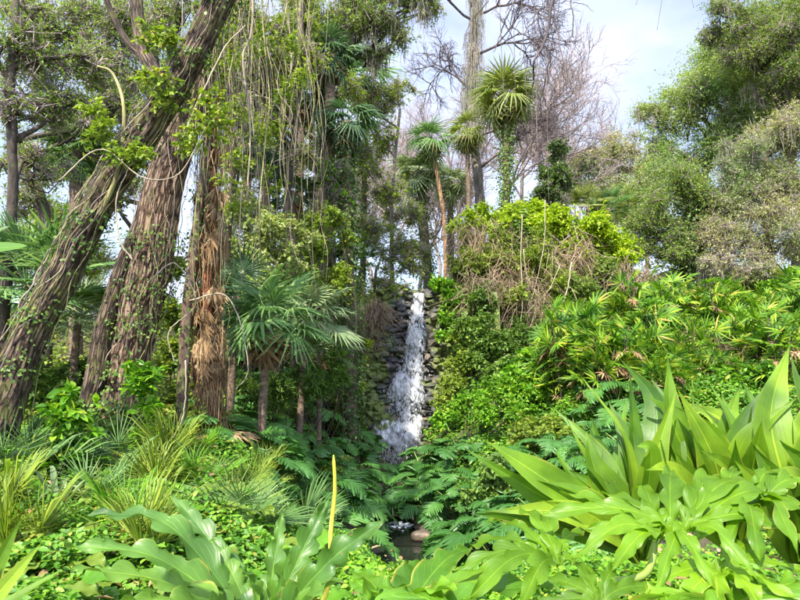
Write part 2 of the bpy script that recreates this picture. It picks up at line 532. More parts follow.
M['bark_orange'] = barkmat('bark_orange_palm', (.12, .06, .03), (.26, .15, .08), (.38, .26, .16), moss=.05, stretch=(1, 1, 2.5))
M['palm_red'] = barkmat('bark_palm_rust', (.09, .025, .015), (.24, .07, .035), (.36, .15, .08), stretch=(1, 1, 1.5))
M['vine'] = barkmat('woody_vine', (.17, .14, .10), (.30, .25, .18), (.44, .38, .29), scale=14, dist=.005)
M['vine_dark'] = barkmat('dark_vine', (.07, .055, .05), (.13, .10, .09), (.21, .17, .15), scale=14, dist=.005)
M['vine_green'] = barkmat('mossy_vine', (.12, .11, .05), (.22, .20, .09), (.33, .31, .14), scale=14, dist=.005)
M['twig'] = barkmat('bare_twig', (.17, .13, .12), (.27, .22, .21), (.38, .32, .31), scale=8, dist=.005)
M['twig_dark'] = barkmat('dark_bare_twig', (.05, .04, .045), (.10, .08, .08), (.16, .13, .13), scale=8, dist=.005)
M['drytwig'] = leafmat('dry_tangle', [(0, (.10, .07, .045)), (.5, (.22, .155, .11)), (1, (.42, .33, .25))], trans=.1, rough=.8, spec=.1)
M['dryleaf'] = leafmat('dead_frond', [(0, (.10, .06, .035)), (.5, (.27, .165, .095)), (.9, (.42, .29, .18)), (1, (.5, .40, .28))], trans=.25, rough=.75, spec=.1, tcol=(1.2, 1, .8))
M['straw'] = leafmat('straw', [(0, (.35, .30, .12)), (.5, (.55, .46, .22)), (1, (.68, .60, .36))], trans=.3, rough=.6, spec=.2, tcol=(1.2, 1.1, .8))
M['moss'] = leafmat('hanging_moss', [(0, (.20, .18, .16)), (.5, (.30, .27, .24)), (1, (.40, .37, .33))], trans=.2, rough=.9, spec=.05, tcol=(1, 1, .9))
# foliage
M['oak'] = leafmat('oak_leaves', [(0, (.08, .12, .03)), (.55, (.16, .225, .06)), (.9, (.28, .31, .10)), (1, (.36, .28, .15))], trans=.42)
M['olive'] = leafmat('olive_leaves', [(0, (.13, .17, .07)), (.45, (.25, .31, .12)), (.75, (.36, .38, .18)), (.88, (.40, .36, .24)), (1, (.50, .43, .34))], trans=.4, patch=((.75, .95, .8), (1.3, 1.15, 1.1)), pscale=.3)
M['khaki'] = leafmat('khaki_leaves', [(0, (.14, .17, .08)), (.4, (.25, .26, .13)), (.75, (.35, .31, .20)), (1, (.46, .38, .30))], trans=.32, spec=.2, patch=((.75, 1.0, .75), (1.25, 1.05, 1.1)), pscale=.4)
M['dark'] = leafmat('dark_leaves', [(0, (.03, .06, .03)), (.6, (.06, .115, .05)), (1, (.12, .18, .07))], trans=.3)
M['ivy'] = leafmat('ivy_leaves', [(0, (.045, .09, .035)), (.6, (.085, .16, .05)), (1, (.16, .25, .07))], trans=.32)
M['bright'] = leafmat('bright_leaves', [(0, (.05, .14, .02)), (.5, (.11, .26, .03)), (.9, (.20, .36, .045)), (1, (.34, .38, .08))], trans=.4, patch=((.6, .7, .6), (1.3, 1.25, 1.1)), pscale=1.3)
M['cover'] = leafmat('ground_cover_leaves', [(0, (.04, .12, .02)), (.5, (.095, .235, .04)), (.93, (.18, .33, .06)), (.97, (.28, .28, .1)), (1, (.28, .19, .12))], trans=.38, patch=((.6, .7, .6), (1.35, 1.25, 1.1)), pscale=1.1)
M['mid'] = leafmat('mid_green_leaves', [(0, (.08, .13, .03)), (.5, (.16, .24, .055)), (.9, (.26, .33, .08)), (1, (.33, .28, .13))], trans=.4)
M['yel'] = leafmat('yellow_green_leaves', [(0, (.12, .20, .02)), (.5, (.24, .36, .03)), (1, (.45, .52, .07))], trans=.4)
M['rhapis'] = leafmat('lady_palm_leaves', [(0, (.035, .105, .02)), (.45, (.10, .225, .03)), (.85, (.22, .35, .04)), (.97, (.40, .42, .10)), (1, (.42, .32, .18))], trans=.4, spec=.4, rough=.45, patch=((.4, .58, .5), (1.4, 1.25, 1.1)), pscale=1.2)
M['fan'] = leafmat('fan_palm_leaves', [(0, (.06, .12, .045)), (.6, (.13, .22, .085)), (1, (.25, .33, .15))], trans=.34, rough=.5, spec=.35, tcol=(1.2, 1.3, .7))
M['fan_dark'] = leafmat('dark_fan_palm_leaves', [(0, (.04, .075, .045)), (.6, (.075, .13, .075)), (1, (.15, .21, .12))], trans=.28, rough=.5, spec=.35, tcol=(1.1, 1.25, .8))
M['fan_pale'] = leafmat('pale_fan_palm_leaves', [(0, (.12, .16, .09)), (.6, (.20, .25, .14)), (1, (.36, .36, .22))], trans=.3, rough=.45, tcol=(1.2, 1.2, .8))
M['fan_yel'] = leafmat('yellow_fan_palm_leaves', [(0, (.09, .12, .04)), (.6, (.20, .22, .07)), (1, (.40, .37, .15))], trans=.35, rough=.45)
M['philo'] = leafmat('split_leaf_green', [(0, (.035, .10, .025)), (.6, (.065, .16, .04)), (1, (.13, .25, .06))], trans=.3, rough=.42, spec=.5, pscale=1.2)
M['philo2'] = leafmat('split_leaf_mid_green', [(0, (.05, .13, .03)), (.6, (.10, .22, .05)), (1, (.19, .33, .08))], trans=.3, rough=.42, spec=.5, pscale=1.2)
M['big'] = leafmat('broad_leaf_green', [(0, (.04, .11, .035)), (.5, (.065, .155, .04)), (1, (.11, .22, .045))], trans=.34, rough=.34, spec=.6, veins=16, pscale=4.5, patch=((.55, .65, .55), (1.4, 1.3, 1.1)))
M['big_bright'] = leafmat('broad_leaf_bright', [(0, (.05, .14, .02)), (.5, (.085, .21, .025)), (1, (.14, .28, .03))], trans=.42, rough=.33, spec=.55, veins=14, pscale=3, patch=((.6, .68, .6), (1.35, 1.28, 1.1)))
M['strap'] = leafmat('strap_leaf_green', [(0, (.05, .13, .015)), (.5, (.095, .205, .022)), (1, (.19, .31, .045)),], trans=.46, rough=.34, spec=.5, veins=.01, pscale=4.5, patch=((.5, .6, .5), (1.4, 1.3, 1.1)))
M['lobed'] = leafmat('lobed_leaf_green', [(0, (.06, .14, .012)), (.5, (.09, .20, .015)), (1, (.14, .27, .02))], trans=.46, rough=.36, spec=.5, veins=14, pscale=4, patch=((.6, .65, .6), (1.4, 1.3, 1.0)))
M['stalk'] = barkmat('yellow_stalk', (.26, .20, .03), (.52, .47, .045), (.62, .58, .10), scale=30, stretch=(1, 1, .15), bump=.4, dist=.003)
M['petiole'] = leafmat('leaf_stalk', [(0, (.14, .20, .05)), (1, (.22, .30, .08))], trans=.1, rough=.4)


def simplemat(name, build):
    m, n, out = newmat(name)
    p = n.nodes.new('ShaderNodeBsdfPrincipled')
    n.links.new(p.outputs[0], out.inputs['Surface'])
    build(n, p, out)
    return m


def _soil(n, p, out):
    c = ramp(n, [(.3, (.035, .028, .018)), (.5, (.08, .065, .035)), (.62, (.09, .11, .035)), (.75, (.16, .12, .07))], noise(n, 3.5, 8, .7, coord='World')).outputs['Color']
    n.links.new(c, p.inputs['Base Color']); p.inputs['Roughness'].default_value = .95
    b = n.nodes.new('ShaderNodeBump'); b.inputs['Strength'].default_value = .9; b.inputs['Distance'].default_value = .08
    n.links.new(noise(n, 14, 6, .7, coord='World'), b.inputs['Height']); n.links.new(b.outputs[0], p.inputs['Normal'])


M['soil'] = simplemat('forest_soil', _soil)


def _rock(n, p, out):
    geo = n.nodes.new('ShaderNodeNewGeometry')
    base = ramp(n, [(0, (.025, .027, .028)), (.6, (.058, .057, .054)), (.85, (.11, .09, .065)), (1, (.16, .115, .075))], geo.outputs['Random Per Island']).outputs['Color']
    c = mixrgb(n, 1.0, base, ramp(n, [(.3, (.6, .6, .6)), (.7, (1.5, 1.45, 1.4))], noise(n, 7, 6, .7)).outputs['Color'], 'MULTIPLY')
    sp = n.nodes.new('ShaderNodeSeparateXYZ'); n.links.new(geo.outputs['Position'], sp.inputs[0])
    # moss patches grow away from the water
    ax = n.nodes.new('ShaderNodeMath'); ax.operation = 'SUBTRACT'; n.links.new(sp.outputs['X'], ax.inputs[0]); ax.inputs[1].default_value = .35
    ab = n.nodes.new('ShaderNodeMath'); ab.operation = 'ABSOLUTE'; n.links.new(ax.outputs[0], ab.inputs[0])
    mn = noise(n, 1.6, 5, .65, coord='World')
    sm = n.nodes.new('ShaderNodeMath'); sm.operation = 'MULTIPLY_ADD'; n.links.new(ab.outputs[0], sm.inputs[0]); sm.inputs[1].default_value = .24; n.links.new(mn, sm.inputs[2])
    mf = ramp(n, [(.62, (0, 0, 0)), (.74, (1, 1, 1))], sm.outputs[0]).outputs['Color']
    mc = ramp(n, [(.3, (.05, .09, .02)), (.6, (.14, .17, .03)), (.8, (.20, .16, .05))], noise(n, 9, 4, .6, coord='World')).outputs['Color']
    c = mixrgb(n, mf, c, mc)
    n.links.new(c, p.inputs['Base Color']); p.inputs['Roughness'].default_value = .62
    b = n.nodes.new('ShaderNodeBump'); b.inputs['Strength'].default_value = .8; b.inputs['Distance'].default_value = .04
    n.links.new(noise(n, 11, 6, .7), b.inputs['Height']); n.links.new(b.outputs[0], p.inputs['Normal'])


M['rock'] = simplemat('wet_rock', _rock)


def _brook(n, p, out):
    c = ramp(n, [(.3, (.05, .04, .03)), (.55, (.12, .09, .06)), (.75, (.30, .19, .12))], noise(n, 5, 6, .7)).outputs['Color']
    n.links.new(c, p.inputs['Base Color']); p.inputs['Roughness'].default_value = .55
    b = n.nodes.new('ShaderNodeBump'); b.inputs['Strength'].default_value = .7; b.inputs['Distance'].default_value = .03
    n.links.new(noise(n, 13, 6, .7), b.inputs['Height']); n.links.new(b.outputs[0], p.inputs['Normal'])


M['brook_rock'] = simplemat('brook_rock', _brook)


def _pool(n, p, out):
    p.inputs['Base Color'].default_value = (.012, .014, .010, 1); p.inputs['Roughness'].default_value = .06
    p.inputs['Specular IOR Level'].default_value = .6
    b = n.nodes.new('ShaderNodeBump'); b.inputs['Strength'].default_value = .25; b.inputs['Distance'].default_value = .04
    n.links.new(noise(n, 5, 3, .5, coord='World', stretch=(1, .5, 1)), b.inputs['Height']); n.links.new(b.outputs[0], p.inputs['Normal'])


M['pool'] = simplemat('pool_water', _pool)


def _fall(n, p, out):
    p.inputs['Base Color'].default_value = (.90, .91, .95, 1); p.inputs['Roughness'].default_value = .45
    uv = n.nodes.new('ShaderNodeUVMap'); uv.uv_map = 'UVMap'
    s = noise(n, 9, 8, .72, vec=uv.outputs[0], stretch=(4.5, .75, 1))
    s2 = noise(n, 4, 4, .6, vec=uv.outputs[0], stretch=(1.4, 1.6, 1))
    sep = n.nodes.new('ShaderNodeSeparateXYZ'); n.links.new(uv.outputs[0], sep.inputs[0])
    mul = n.nodes.new('ShaderNodeMath'); mul.operation = 'ADD'; n.links.new(s, mul.inputs[0]); n.links.new(s2, mul.inputs[1])
    a = ramp(n, [(.43, (.0, .0, .0)), (.57, (.92, .92, .92))], None)
    hf = n.nodes.new('ShaderNodeMath'); hf.operation = 'MULTIPLY'; n.links.new(mul.outputs[0], hf.inputs[0]); hf.inputs[1].default_value = .5
    n.links.new(hf.outputs[0], a.inputs['Fac'])
    # ragged edge: thin near the two sides of the sheet
    ex = n.nodes.new('ShaderNodeMath'); ex.operation = 'SUBTRACT'; n.links.new(sep.outputs['X'], ex.inputs[0]); ex.inputs[1].default_value = .5
    ea = n.nodes.new('ShaderNodeMath'); ea.operation = 'ABSOLUTE'; n.links.new(ex.outputs[0], ea.inputs[0])
    en = n.nodes.new('ShaderNodeMath'); en.operation = 'MULTIPLY_ADD'; n.links.new(s, en.inputs[0]); en.inputs[1].default_value = -.5; n.links.new(ea.outputs[0], en.inputs[2])
    er = ramp(n, [(.08, (1, 1, 1)), (.26, (0, 0, 0))], en.outputs[0])
    al = mixrgb(n, 1.0, a.outputs['Color'], er.outputs['Color'], 'MULTIPLY')
    n.links.new(al, p.inputs['Alpha'])
    b = n.nodes.new('ShaderNodeBump'); b.inputs['Strength'].default_value = 1; b.inputs['Distance'].default_value = .06
    n.links.new(s, b.inputs['Height']); n.links.new(b.outputs[0], p.inputs['Normal'])


M['fall'] = simplemat('falling_water', _fall)


def _foam(n, p, out):
    p.inputs['Base Color'].default_value = (.82, .84, .90, 1); p.inputs['Roughness'].default_value = .4


M['foam'] = simplemat('white_water', _foam)

# ------------------------------------------------------------------ ground
def axis(lo, hi, n, dense_c, k):
    u = np.linspace(-1, 1, n)
    v = np.sinh(u * k) / np.sinh(k)
    return np.where(v < 0, dense_c + v * (dense_c - lo), dense_c + v * (hi - dense_c))


gx = axis(-420, 420, 260, 0, 5.2); gy = axis(-300, 520, 320, 13, 4.6)
GX, GY = np.meshgrid(gx, gy, indexing='ij')
GZ = np.concatenate([gz(GX[i], GY[i]) for i in range(len(gx))]).reshape(GX.shape)
g = MB().add(np.stack([GX, GY, GZ], -1).reshape(-1, 3), grid_faces(len(gx), len(gy)))
tag(g.build('ground', M['soil']), kind='structure')

# pool and brook
th = np.linspace(0, 2 * pi, 48, endpoint=False)
rr = 1 + .12 * np.sin(3 * th) + .08 * np.sin(5 * th + 1)
pv = np.stack([.25 + 1.75 * rr * np.cos(th), 10.0 + 2.6 * rr * np.sin(th), np.full(48, -1.60)], 1)
pv = np.concatenate([[[.25, 10, -1.60]], pv])
k = np.arange(48)
tag(MB().add(pv, np.stack([np.zeros(48, int), 1 + k, 1 + (k + 1) % 48], 1)).build('pool_water', M['pool']),
    'dark still pool below the brook, brown rocks at its edge', 'pool', kind='structure')

# ------------------------------------------------------------------ rocks
def ico(sub=2):
    import bmesh
    bm = bmesh.new(); bmesh.ops.create_icosphere(bm, subdivisions=sub, radius=1)
    v = np.array([q.co[:] for q in bm.verts]); t = np.array([[q.index for q in f.verts] for f in bm.faces]); bm.free()
    return v, t


def rock_tpl(seed, sub=2, rough=.22, boxy=.5):
    v, t = ico(sub); r = np.random.default_rng(seed)
    v = np.sign(v) * np.abs(v) ** (1 - boxy * .4)
    for kk in range(5):
        d = nrm(r.normal(size=3)); f = r.uniform(1.2, 3.5)
        v = v * (1 + rough * .5 * np.sin(v @ d * f + r.uniform(0, 6)))[:, None]
    return v, t


ROCKS = [rock_tpl(i, 2, .5, 1.0) for i in range(8)]


FALLX = lambda z: np.interp(z, [-1.6, 0, 1.5, 3, 4.2], [-.14, .05, .39, .60, .72])     # centre line of the falls


def cliff_y(x, z):
    c = FALLX(z)
    return 18.05 + np.clip((z + 1.6) / 5.8, 0, 1) * 1.7 - np.clip(np.abs(x - c) - .4, 0, 3) * .55 + .12 * np.sin(x * 4 + z * 3)


cl = MB()
zs = np.arange(-1.7, 4.3, .165)
for iz, z in enumerate(zs):
    wl = np.interp(z, [-1.7, 4.3], [2.2, 1.5]); wr = np.interp(z, [-1.7, 4.3], [2.1, 1.7])
    x = FALLX(z) - wl
    while x < FALLX(z) + wr:
        w = rng.uniform(.12, .26)
        y = cliff_y(x, z) + rng.uniform(-.12, .10)
        P = np.array([[x + w / 2, y, z + rng.uniform(-.03, .03)]])
        tv, tt = ROCKS[rng.integers(8)]
        v, t = place((tv * np.array([1.05, .9, .62]), tt), P, np.array([[1, rng.uniform(-.3, .3), rng.uniform(-.15, .15)]]), np.array([[rng.uniform(-.2, .2), rng.uniform(-.3, .1), 1]]), w * .68)
        cl.add(v, t)
        x += w * .92
# solid body behind the stones
X, Z = np.meshgrid(np.linspace(-2.8, 3.2, 40), np.linspace(-2.2, 4.15, 40), indexing='ij')
cl.add(np.stack([X, cliff_y(X, Z) + .16, Z], -1).reshape(-1, 3), grid_faces(40, 40))
Xb, Yb = np.meshgrid(np.linspace(-2.8, 3.2, 40), np.linspace(0, 2.5, 10), indexing='ij')
cl.add(np.stack([Xb, cliff_y(Xb, 4.15) + .16 + Yb, 4.15 + 0 * Xb - .02 * Yb], -1).reshape(-1, 3), grid_faces(40, 10))
tag(cl.build('rock_cliff', M['rock'], smooth=False), 'dark stacked stone cliff behind and beside the waterfall, mossy towards its edges', 'cliff', kind='structure')

# ------------------------------------------------------------------ waterfall
fw = MB()
nz_, nx_ = 220, 46
zz = np.linspace(4.22, -1.62, nz_)
wid = np.interp(zz, [-1.62, -.6, .8, 1.2, 2.2, 3.4, 4.22], [.84, .84, .72, .52, .38, .24, .20])
for layer in range(2):
    s = np.linspace(-1, 1, nx_)
    ZZ = zz[:, None] + 0 * s
    Wd = wid[:, None] * (1 - .16 * layer) * (1 + .10 * np.sin(zz * 5 + layer * 2))[:, None]
    XX = FALLX(zz)[:, None] - .07 + s[None] * Wd + (.05 * np.sin(zz * 3 + layer))[:, None]
    step = .12 * np.sin(ZZ * 4.2 + XX * 1.3) + .07 * np.sin(ZZ * 11 + XX * 6 + layer) + .04 * np.sin(XX * 37 + ZZ * 2) + .03 * np.sin(ZZ * 23 + XX * 21)
    YY = cliff_y(FALLX(ZZ), ZZ) - .20 - .09 * layer + step + .03 * np.sin(XX * 18 + layer)
    uvs = np.stack([(s[None] + 1) / 2 + 0 * ZZ, ZZ * .5 + layer * 3.7], -1)
    fw.add(np.stack([XX, YY, ZZ], -1).reshape(-1, 3), grid_faces(nz_, nx_), uvs.reshape(-1, 2))
fall = thing('waterfall', 'tall narrow white waterfall tumbling down the dark stone cliff', 'waterfall', (-.1, 17.9, -1.6))
fw.build('water_sheet', M['fall'], fall)
sp = MB()
n = 3000
z = rng.uniform(-1.5, 4.1, n) ** 1.0
z = np.where(rng.random(n) < .5, -1.5 + (z + 1.5) * .6, z)
wv = np.interp(z, [-1.6, -.6, .8, 1.2, 2.2, 3.4, 4.22], [.70, .68, .60, .46, .36, .24, .18])
cc = rng.uniform(-1, 1, 46); zc = rng.uniform(-1.5, 3.6, 46); gi = rng.integers(46, size=n)
z = np.where(rng.random(n) < .6, zc[gi] + rng.normal(size=n) * .14, z)
wv = np.interp(z, [-1.6, -.6, .8, 1.2, 2.2, 3.4, 4.22], [.70, .68, .60, .46, .36, .24, .18])
x = FALLX(z) - .07 + np.where(rng.random(n) < .6, cc[gi] * .8 + rng.normal(size=n) * .16, rng.normal(size=n) * .5) * wv
P = np.stack([x, cliff_y(FALLX(z), z) - .32 - rng.random(n) * .25, z], 1)
Ln = rng.uniform(.02, .09, n)
v, t = segs(P, P + np.stack([rng.normal(size=n) * .012, rng.normal(size=n) * .01, -Ln], 1), rng.uniform(.004, .014, n), .003)
sp.add(v, t)
sp.build('spray', M['foam'], fall)

# brook between the falls and the pool: water ribbon, white riffles, rocks
bp_ = spline([(-.35, 18.1, -1.50), (-.25, 16.5, -1.50), (-.1, 14.8, -1.53), (-.15, 13.2, -1.58), (.1, 12, -1.59), (.2, 11.0, -1.595)], 60)
s = np.linspace(-1, 1, 7)
bv = bp_[:, None] + np.stack([s * .45, 0 * s, 0 * s], 1)[None] + np.array([0, 0, .004])
tag(MB().add(bv.reshape(-1, 3), grid_faces(60, 7)).build('brook_water', M['pool']), kind='structure')
fm = MB()
for c, nn, sx in (((-.15, 17.75), 420, .5), ((-.05, 12.35), 60, .14), ((-.15, 14.6), 120, .28), ((-.2, 16.2), 150, .3)):
    P = np.stack([c[0] + rng.normal(size=nn) * sx, c[1] + rng.normal(size=nn) * .14, np.full(nn, -1.52)], 1)
    P[:, 2] = np.interp(P[:, 1], [11, 12, 13.2, 14.8, 18], [-1.595, -1.57, -1.56, -1.51, -1.47])
    tv, tt = ico(1)
    v, t = place((tv * np.array([1, 1, .35]), tt), P, rnd_dir(nn, .0), (0, 0, 1), rng.uniform(.02, .06, nn))
    fm.add(v, t)
tag(fm.build('white_water', M['foam']), 'white foaming water in the brook at the foot of the falls', 'foam', kind='stuff')

spots = [(-.55, 12.1, .16), (.55, 12.0, .20), (.38, 11.3, .22), (.85, 11.0, .16), (-.6, 13.0, .22), (.35, 13.3, .20), (-.55, 13.9, .2), (.3, 14.4, .24),
         (-.65, 14.9, .26), (.25, 15.6, .2), (-.7, 15.9, .22), (.2, 16.7, .26), (-.75, 16.9, .28), (.05, 17.35, .3), (.45, 17.5, .34), (-.95, 17.5, .3), (.05, 12.9, .14), (-.1, 13.9, .12)]
rocks = []
for i, (x, y, r_) in enumerate(spots):
    tv, tt = rock_tpl(50 + i, 3, .3, .6)
    z = -1.56 if y < 13 else -1.52
    mb = MB().add(tv * r_ * (.68 if y < 13.5 else 1.0) * np.array([1.25, 1, .7]), tt)
    o = mb.build('boulder', M['brook_rock'] if y < 16.5 else M['rock'], origin=(0, 0, 0)); o.location = (x, y, z + r_ * .2)
    o.rotation_euler = (0, 0, rng.uniform(0, 6))
    rocks.append(o)
label_rows(rocks, 'rock', 'wet rocks along the brook', ['wet brown rock at the pool end of the brook, %s there', 'wet brown rock halfway up the brook, %s there', 'dark wet rock at the foot of the falls, %s there'])


# ------------------------------------------------------------------ foliage generators
def sprig_cloud(mb, centers, radii, twigs, per=7, L=.09, W_=None, squash=.75, tlen=.6, tpl=T_LEAF, up=.35, droop=.25, r=rng):
    """sprays of leaves scattered through the clumps; every leaf is its own face pair"""
    centers = np.atleast_2d(centers); radii = np.broadcast_to(radii, (len(centers),))
    vol = radii ** 2
    ci = r.choice(len(centers), size=twigs, p=vol / vol.sum())
    d = rnd_dir(twigs, r=r); rad = np.minimum(np.abs(r.normal(size=twigs)) * .62, 1.9)
    off = d * rad[:, None] * radii[ci][:, None]; off[:, 2] *= squash
    P0 = centers[ci] + off
    td = nrm(d * .7 + rnd_dir(twigs, r=r) * .7 + np.array([0, 0, up * .6]))
    tl = tlen * r.uniform(.5, 1.2, twigs) * np.minimum(radii[ci], 1.2)
    u = np.linspace(.1, 1, per)
    P = P0[:, None] + td[:, None] * (u[None, :, None] * tl[:, None, None])
    P[:, :, 2] -= droop * tl[:, None] * u[None] ** 2
    P = P.reshape(-1, 3); n = len(P)
    D = nrm(np.repeat(td, per, 0) * .5 + rnd_dir(n, .6, r=r) * .8 - np.array([0, 0, droop]))
    N = nrm(rnd_dir(n, r=r) * .7 + np.array([0, 0, .8]))
    Ls = L * r.uniform(.6, 1.3, n)
    v, t = place(tpl, P, D, N, Ls, Ls * (W_ or .5))
    mb.add(v, t)
    return P0, P0 + td * tl[:, None]


def clumps(px, py, Y, rpx, k=9, flat=.8, dY=None, r=rng):
    """sub-clumps filling an uneven ball seen at a pixel"""
    c = W(px, py, Y); R = rpx * Y / F
    d = rnd_dir(k, r=r); rad = r.random(k) ** .4
    off = d * rad[:, None] * R * .95; off[:, 2] *= flat
    return c[None] + off, R * r.uniform(.34, .62, k)


def limb_to(mb, a, b, r0, r1, bend=.12, sides=6, r=rng, n=12):
    a = np.asarray(a); b = np.asarray(b); m = (a + b) / 2 + r.normal(size=3) * np.linalg.norm(b - a) * bend
    p = spline([a, m, b], n)
    p[1:-1] += r.normal(size=(n - 2, 3)) * .02 * np.linalg.norm(b - a) / 3
    v, t = tube(p, np.linspace(r0, r1, n), sides); mb.add(v, t)


def tree(name, label, cat, trunk_pts, r0, r1, blobs, leaf_mat, bark, twigs=3500, L=.09, per=7, group=None, k=9, furrow=.05, ivy=None,
         moss=0, tw_mat=None, squash=.8, Wr=.5, droop=.25, subtwigs=60, tlen=.6, ivy_r=.35, ivy_n=2500, ivy_L=.09):
    """trunk_pts: world points from the ground up; blobs: (px, py, Y, r_px)"""
    tp = np.asarray(trunk_pts, float)
    base = tp[0].copy()
    root = thing(name, label, cat, tuple(base), group)
    p = spline(tp, 30); p[0, 2] -= .25
    v, t = tube(p, np.linspace(r0, r1, 30) * (1 + .35 * np.exp(-np.arange(30) / 1.6)), 14, furrow, seed=len(COL.objects))
    MB().add(v, t).build('trunk', bark, root)
    cs, rs = [], []
    for b_ in blobs:
        c, rr_ = clumps(*b_, k=k); cs.append(c); rs.append(rr_)
        cc = W(*b_[:3])
        i = int(np.argmin(np.linalg.norm(p[8:] - cc, axis=1) + .3 * np.abs(p[8:, 2] - cc[2]) * (p[8:, 2] > cc[2]))) + 8
        i = max(8, i - 3)
        lm = MB(); limb_to(lm, p[i], cc, r1 * .8 + (r0 - r1) * .2, .02)
        for q in c: limb_to(lm, cc + (p[i] - cc) * rng.uniform(.0, .5), q, max(.015, r1 * .3), .006, .15, 4)
        lo = lm.build('limb', tw_mat or bark, root)
        tm = MB()
        for q, R in zip(c[:subtwigs], rr_):
            ntw = 30
            m_ = q + rnd_dir(ntw) * R * .6; e = m_ + rnd_dir(ntw) * R * .9; v, t = segs(np.repeat(q[None], ntw, 0), m_, .012, .008); tm.add(v, t); v, t = segs(m_, e, .008, .003); tm.add(v, t)
        tm.build('twigs', tw_mat or M['twig'], lo, origin=(0, 0, 0)).location = -base
    cs = np.concatenate(cs); rs = np.concatenate(rs)
    cm = MB()
    sprig_cloud(cm, cs, rs, twigs, per, L, Wr, squash, tlen, droop=droop)
    cm.build('crown', leaf_mat, root)
    if moss:
        mm = MB(); nn = moss
        ci = rng.integers(len(cs), size=nn)
        P = cs[ci] + rnd_dir(nn) * rs[ci][:, None] * .7
        strands(mm, P, .35, .9)
        mm.build('hanging_moss', M['moss'], root)
    if ivy is not None:
        im = MB(); ivy_on(im, p, r0, r1, ivy_n, ivy_r, ivy_L)
        im.build('ivy', ivy, root)
    return root


def strands(mm, P, l0, l1, w=.010, k=5):
    n = len(P)
    P = np.repeat(P, k, 0) + rng.normal(size=(n * k, 3)) * np.array([.06, .06, .05])
    ln = rng.uniform(l0, l1, n * k)
    a = P; step = 3
    for s_ in range(step):
        b = a + np.stack([rng.normal(size=n * k) * .035, rng.normal(size=n * k) * .035, -ln / step], 1)
        v, t = segs(a, b, w * (1 - s_ / step * .6), w * (1 - (s_ + 1) / step * .7)); mm.add(v, t)
        a = b


def ivy_on(im, path, r0, r1, n, spread, L=.09, lo=.0, hi=1.0):
    u = rng.uniform(lo, hi, n) * (len(path) - 1.001)
    i = u.astype(int); f = (u - i)[:, None]
    P = path[i] * (1 - f) + path[i + 1] * f
    rad = (r0 + (r1 - r0) * u / len(path)) + np.abs(rng.normal(size=n)) * spread * (.6 + .5 * np.sin(u * 1.1) ** 2)
    d = rnd_dir(n, .15)
    P = P + d * rad[:, None]
    Ls = L * rng.uniform(.6, 1.3, n)
    v, t = place(T_LEAF, P, nrm(d * .5 + rnd_dir(n) * .6 - np.array([0, 0, .6])), nrm(d + rnd_dir(n) * .5 + np.array([0, 0, .4])), Ls, Ls * .8)
    im.add(v, t)


# --- fan palm frond template: stalk along x, then the folded fan
def fan_template(nseg=22, spread=RAD(125), pet=.9, blade=1.0, droop=.35, split=.45, seed=0, width=1.0):
    r = np.random.default_rng(seed)
    vs, ts, n = [], [], 0
    v, t = segs([[0, 0, 0], [pet * .5, 0, .03 * pet]], [[pet * .5, 0, .03 * pet], [pet, 0, 0]], [.022, .017], [.017, .012]); vs.append(v); ts.append(t); n += len(v)
    ang = np.linspace(-spread, spread, nseg)
    da = ang[1] - ang[0]
    for a in ang:
        L = blade * (.72 + .28 * cos(a * .55)) * r.uniform(.93, 1.05)
        d = np.array([cos(a), sin(a), 0]); s_ = np.array([-sin(a), cos(a), 0])
        w = L * split * math.tan(da / 2) * 1.02 * width
        hub = np.array([pet - .02, 0, 0]); cup = .10 * abs(sin(a)) + .03
        rows = []
        for u, ww in ((.0, .05), (split, 1.0), (.78, .55), (1.0, .03)):
            q = hub + d * L * u + np.array([0, 0, cup * L * u - droop * L * max(0, u - .3) ** 1.7 * r.uniform(.7, 1.4)])
            rows.append((q - s_ * w * ww, q + np.array([0, 0, .035 * ww]), q + s_ * w * ww))
        vv = np.array(rows).reshape(-1, 3)
        vs.append(vv); ts.append(grid_faces(4, 3) + n); n += len(vv)
    return np.concatenate(vs), np.concatenate(ts)


FANS = [fan_template(20, seed=i, droop=.45 + .25 * (i % 3), spread=RAD(105 + 12 * (i % 3)), split=.42 - .06 * (i % 2)) for i in range(4)]
FANS_LO = [fan_template(14, seed=10 + i, droop=.7, pet=.6) for i in range(3)]
FANS_DROOP = [fan_template(16, RAD(100), .75, 1.0, .85 + .2 * i, .35, seed=40 + i, width=.9) for i in range(4)]
FAN_NARROW = [fan_template(20, RAD(110), .9, 1.0, .25, .35, seed=20 + i, width=.8) for i in range(3)]


def set_mesh(name, tpl, mat):
    return MB().add(*tpl).mesh(name, mat)


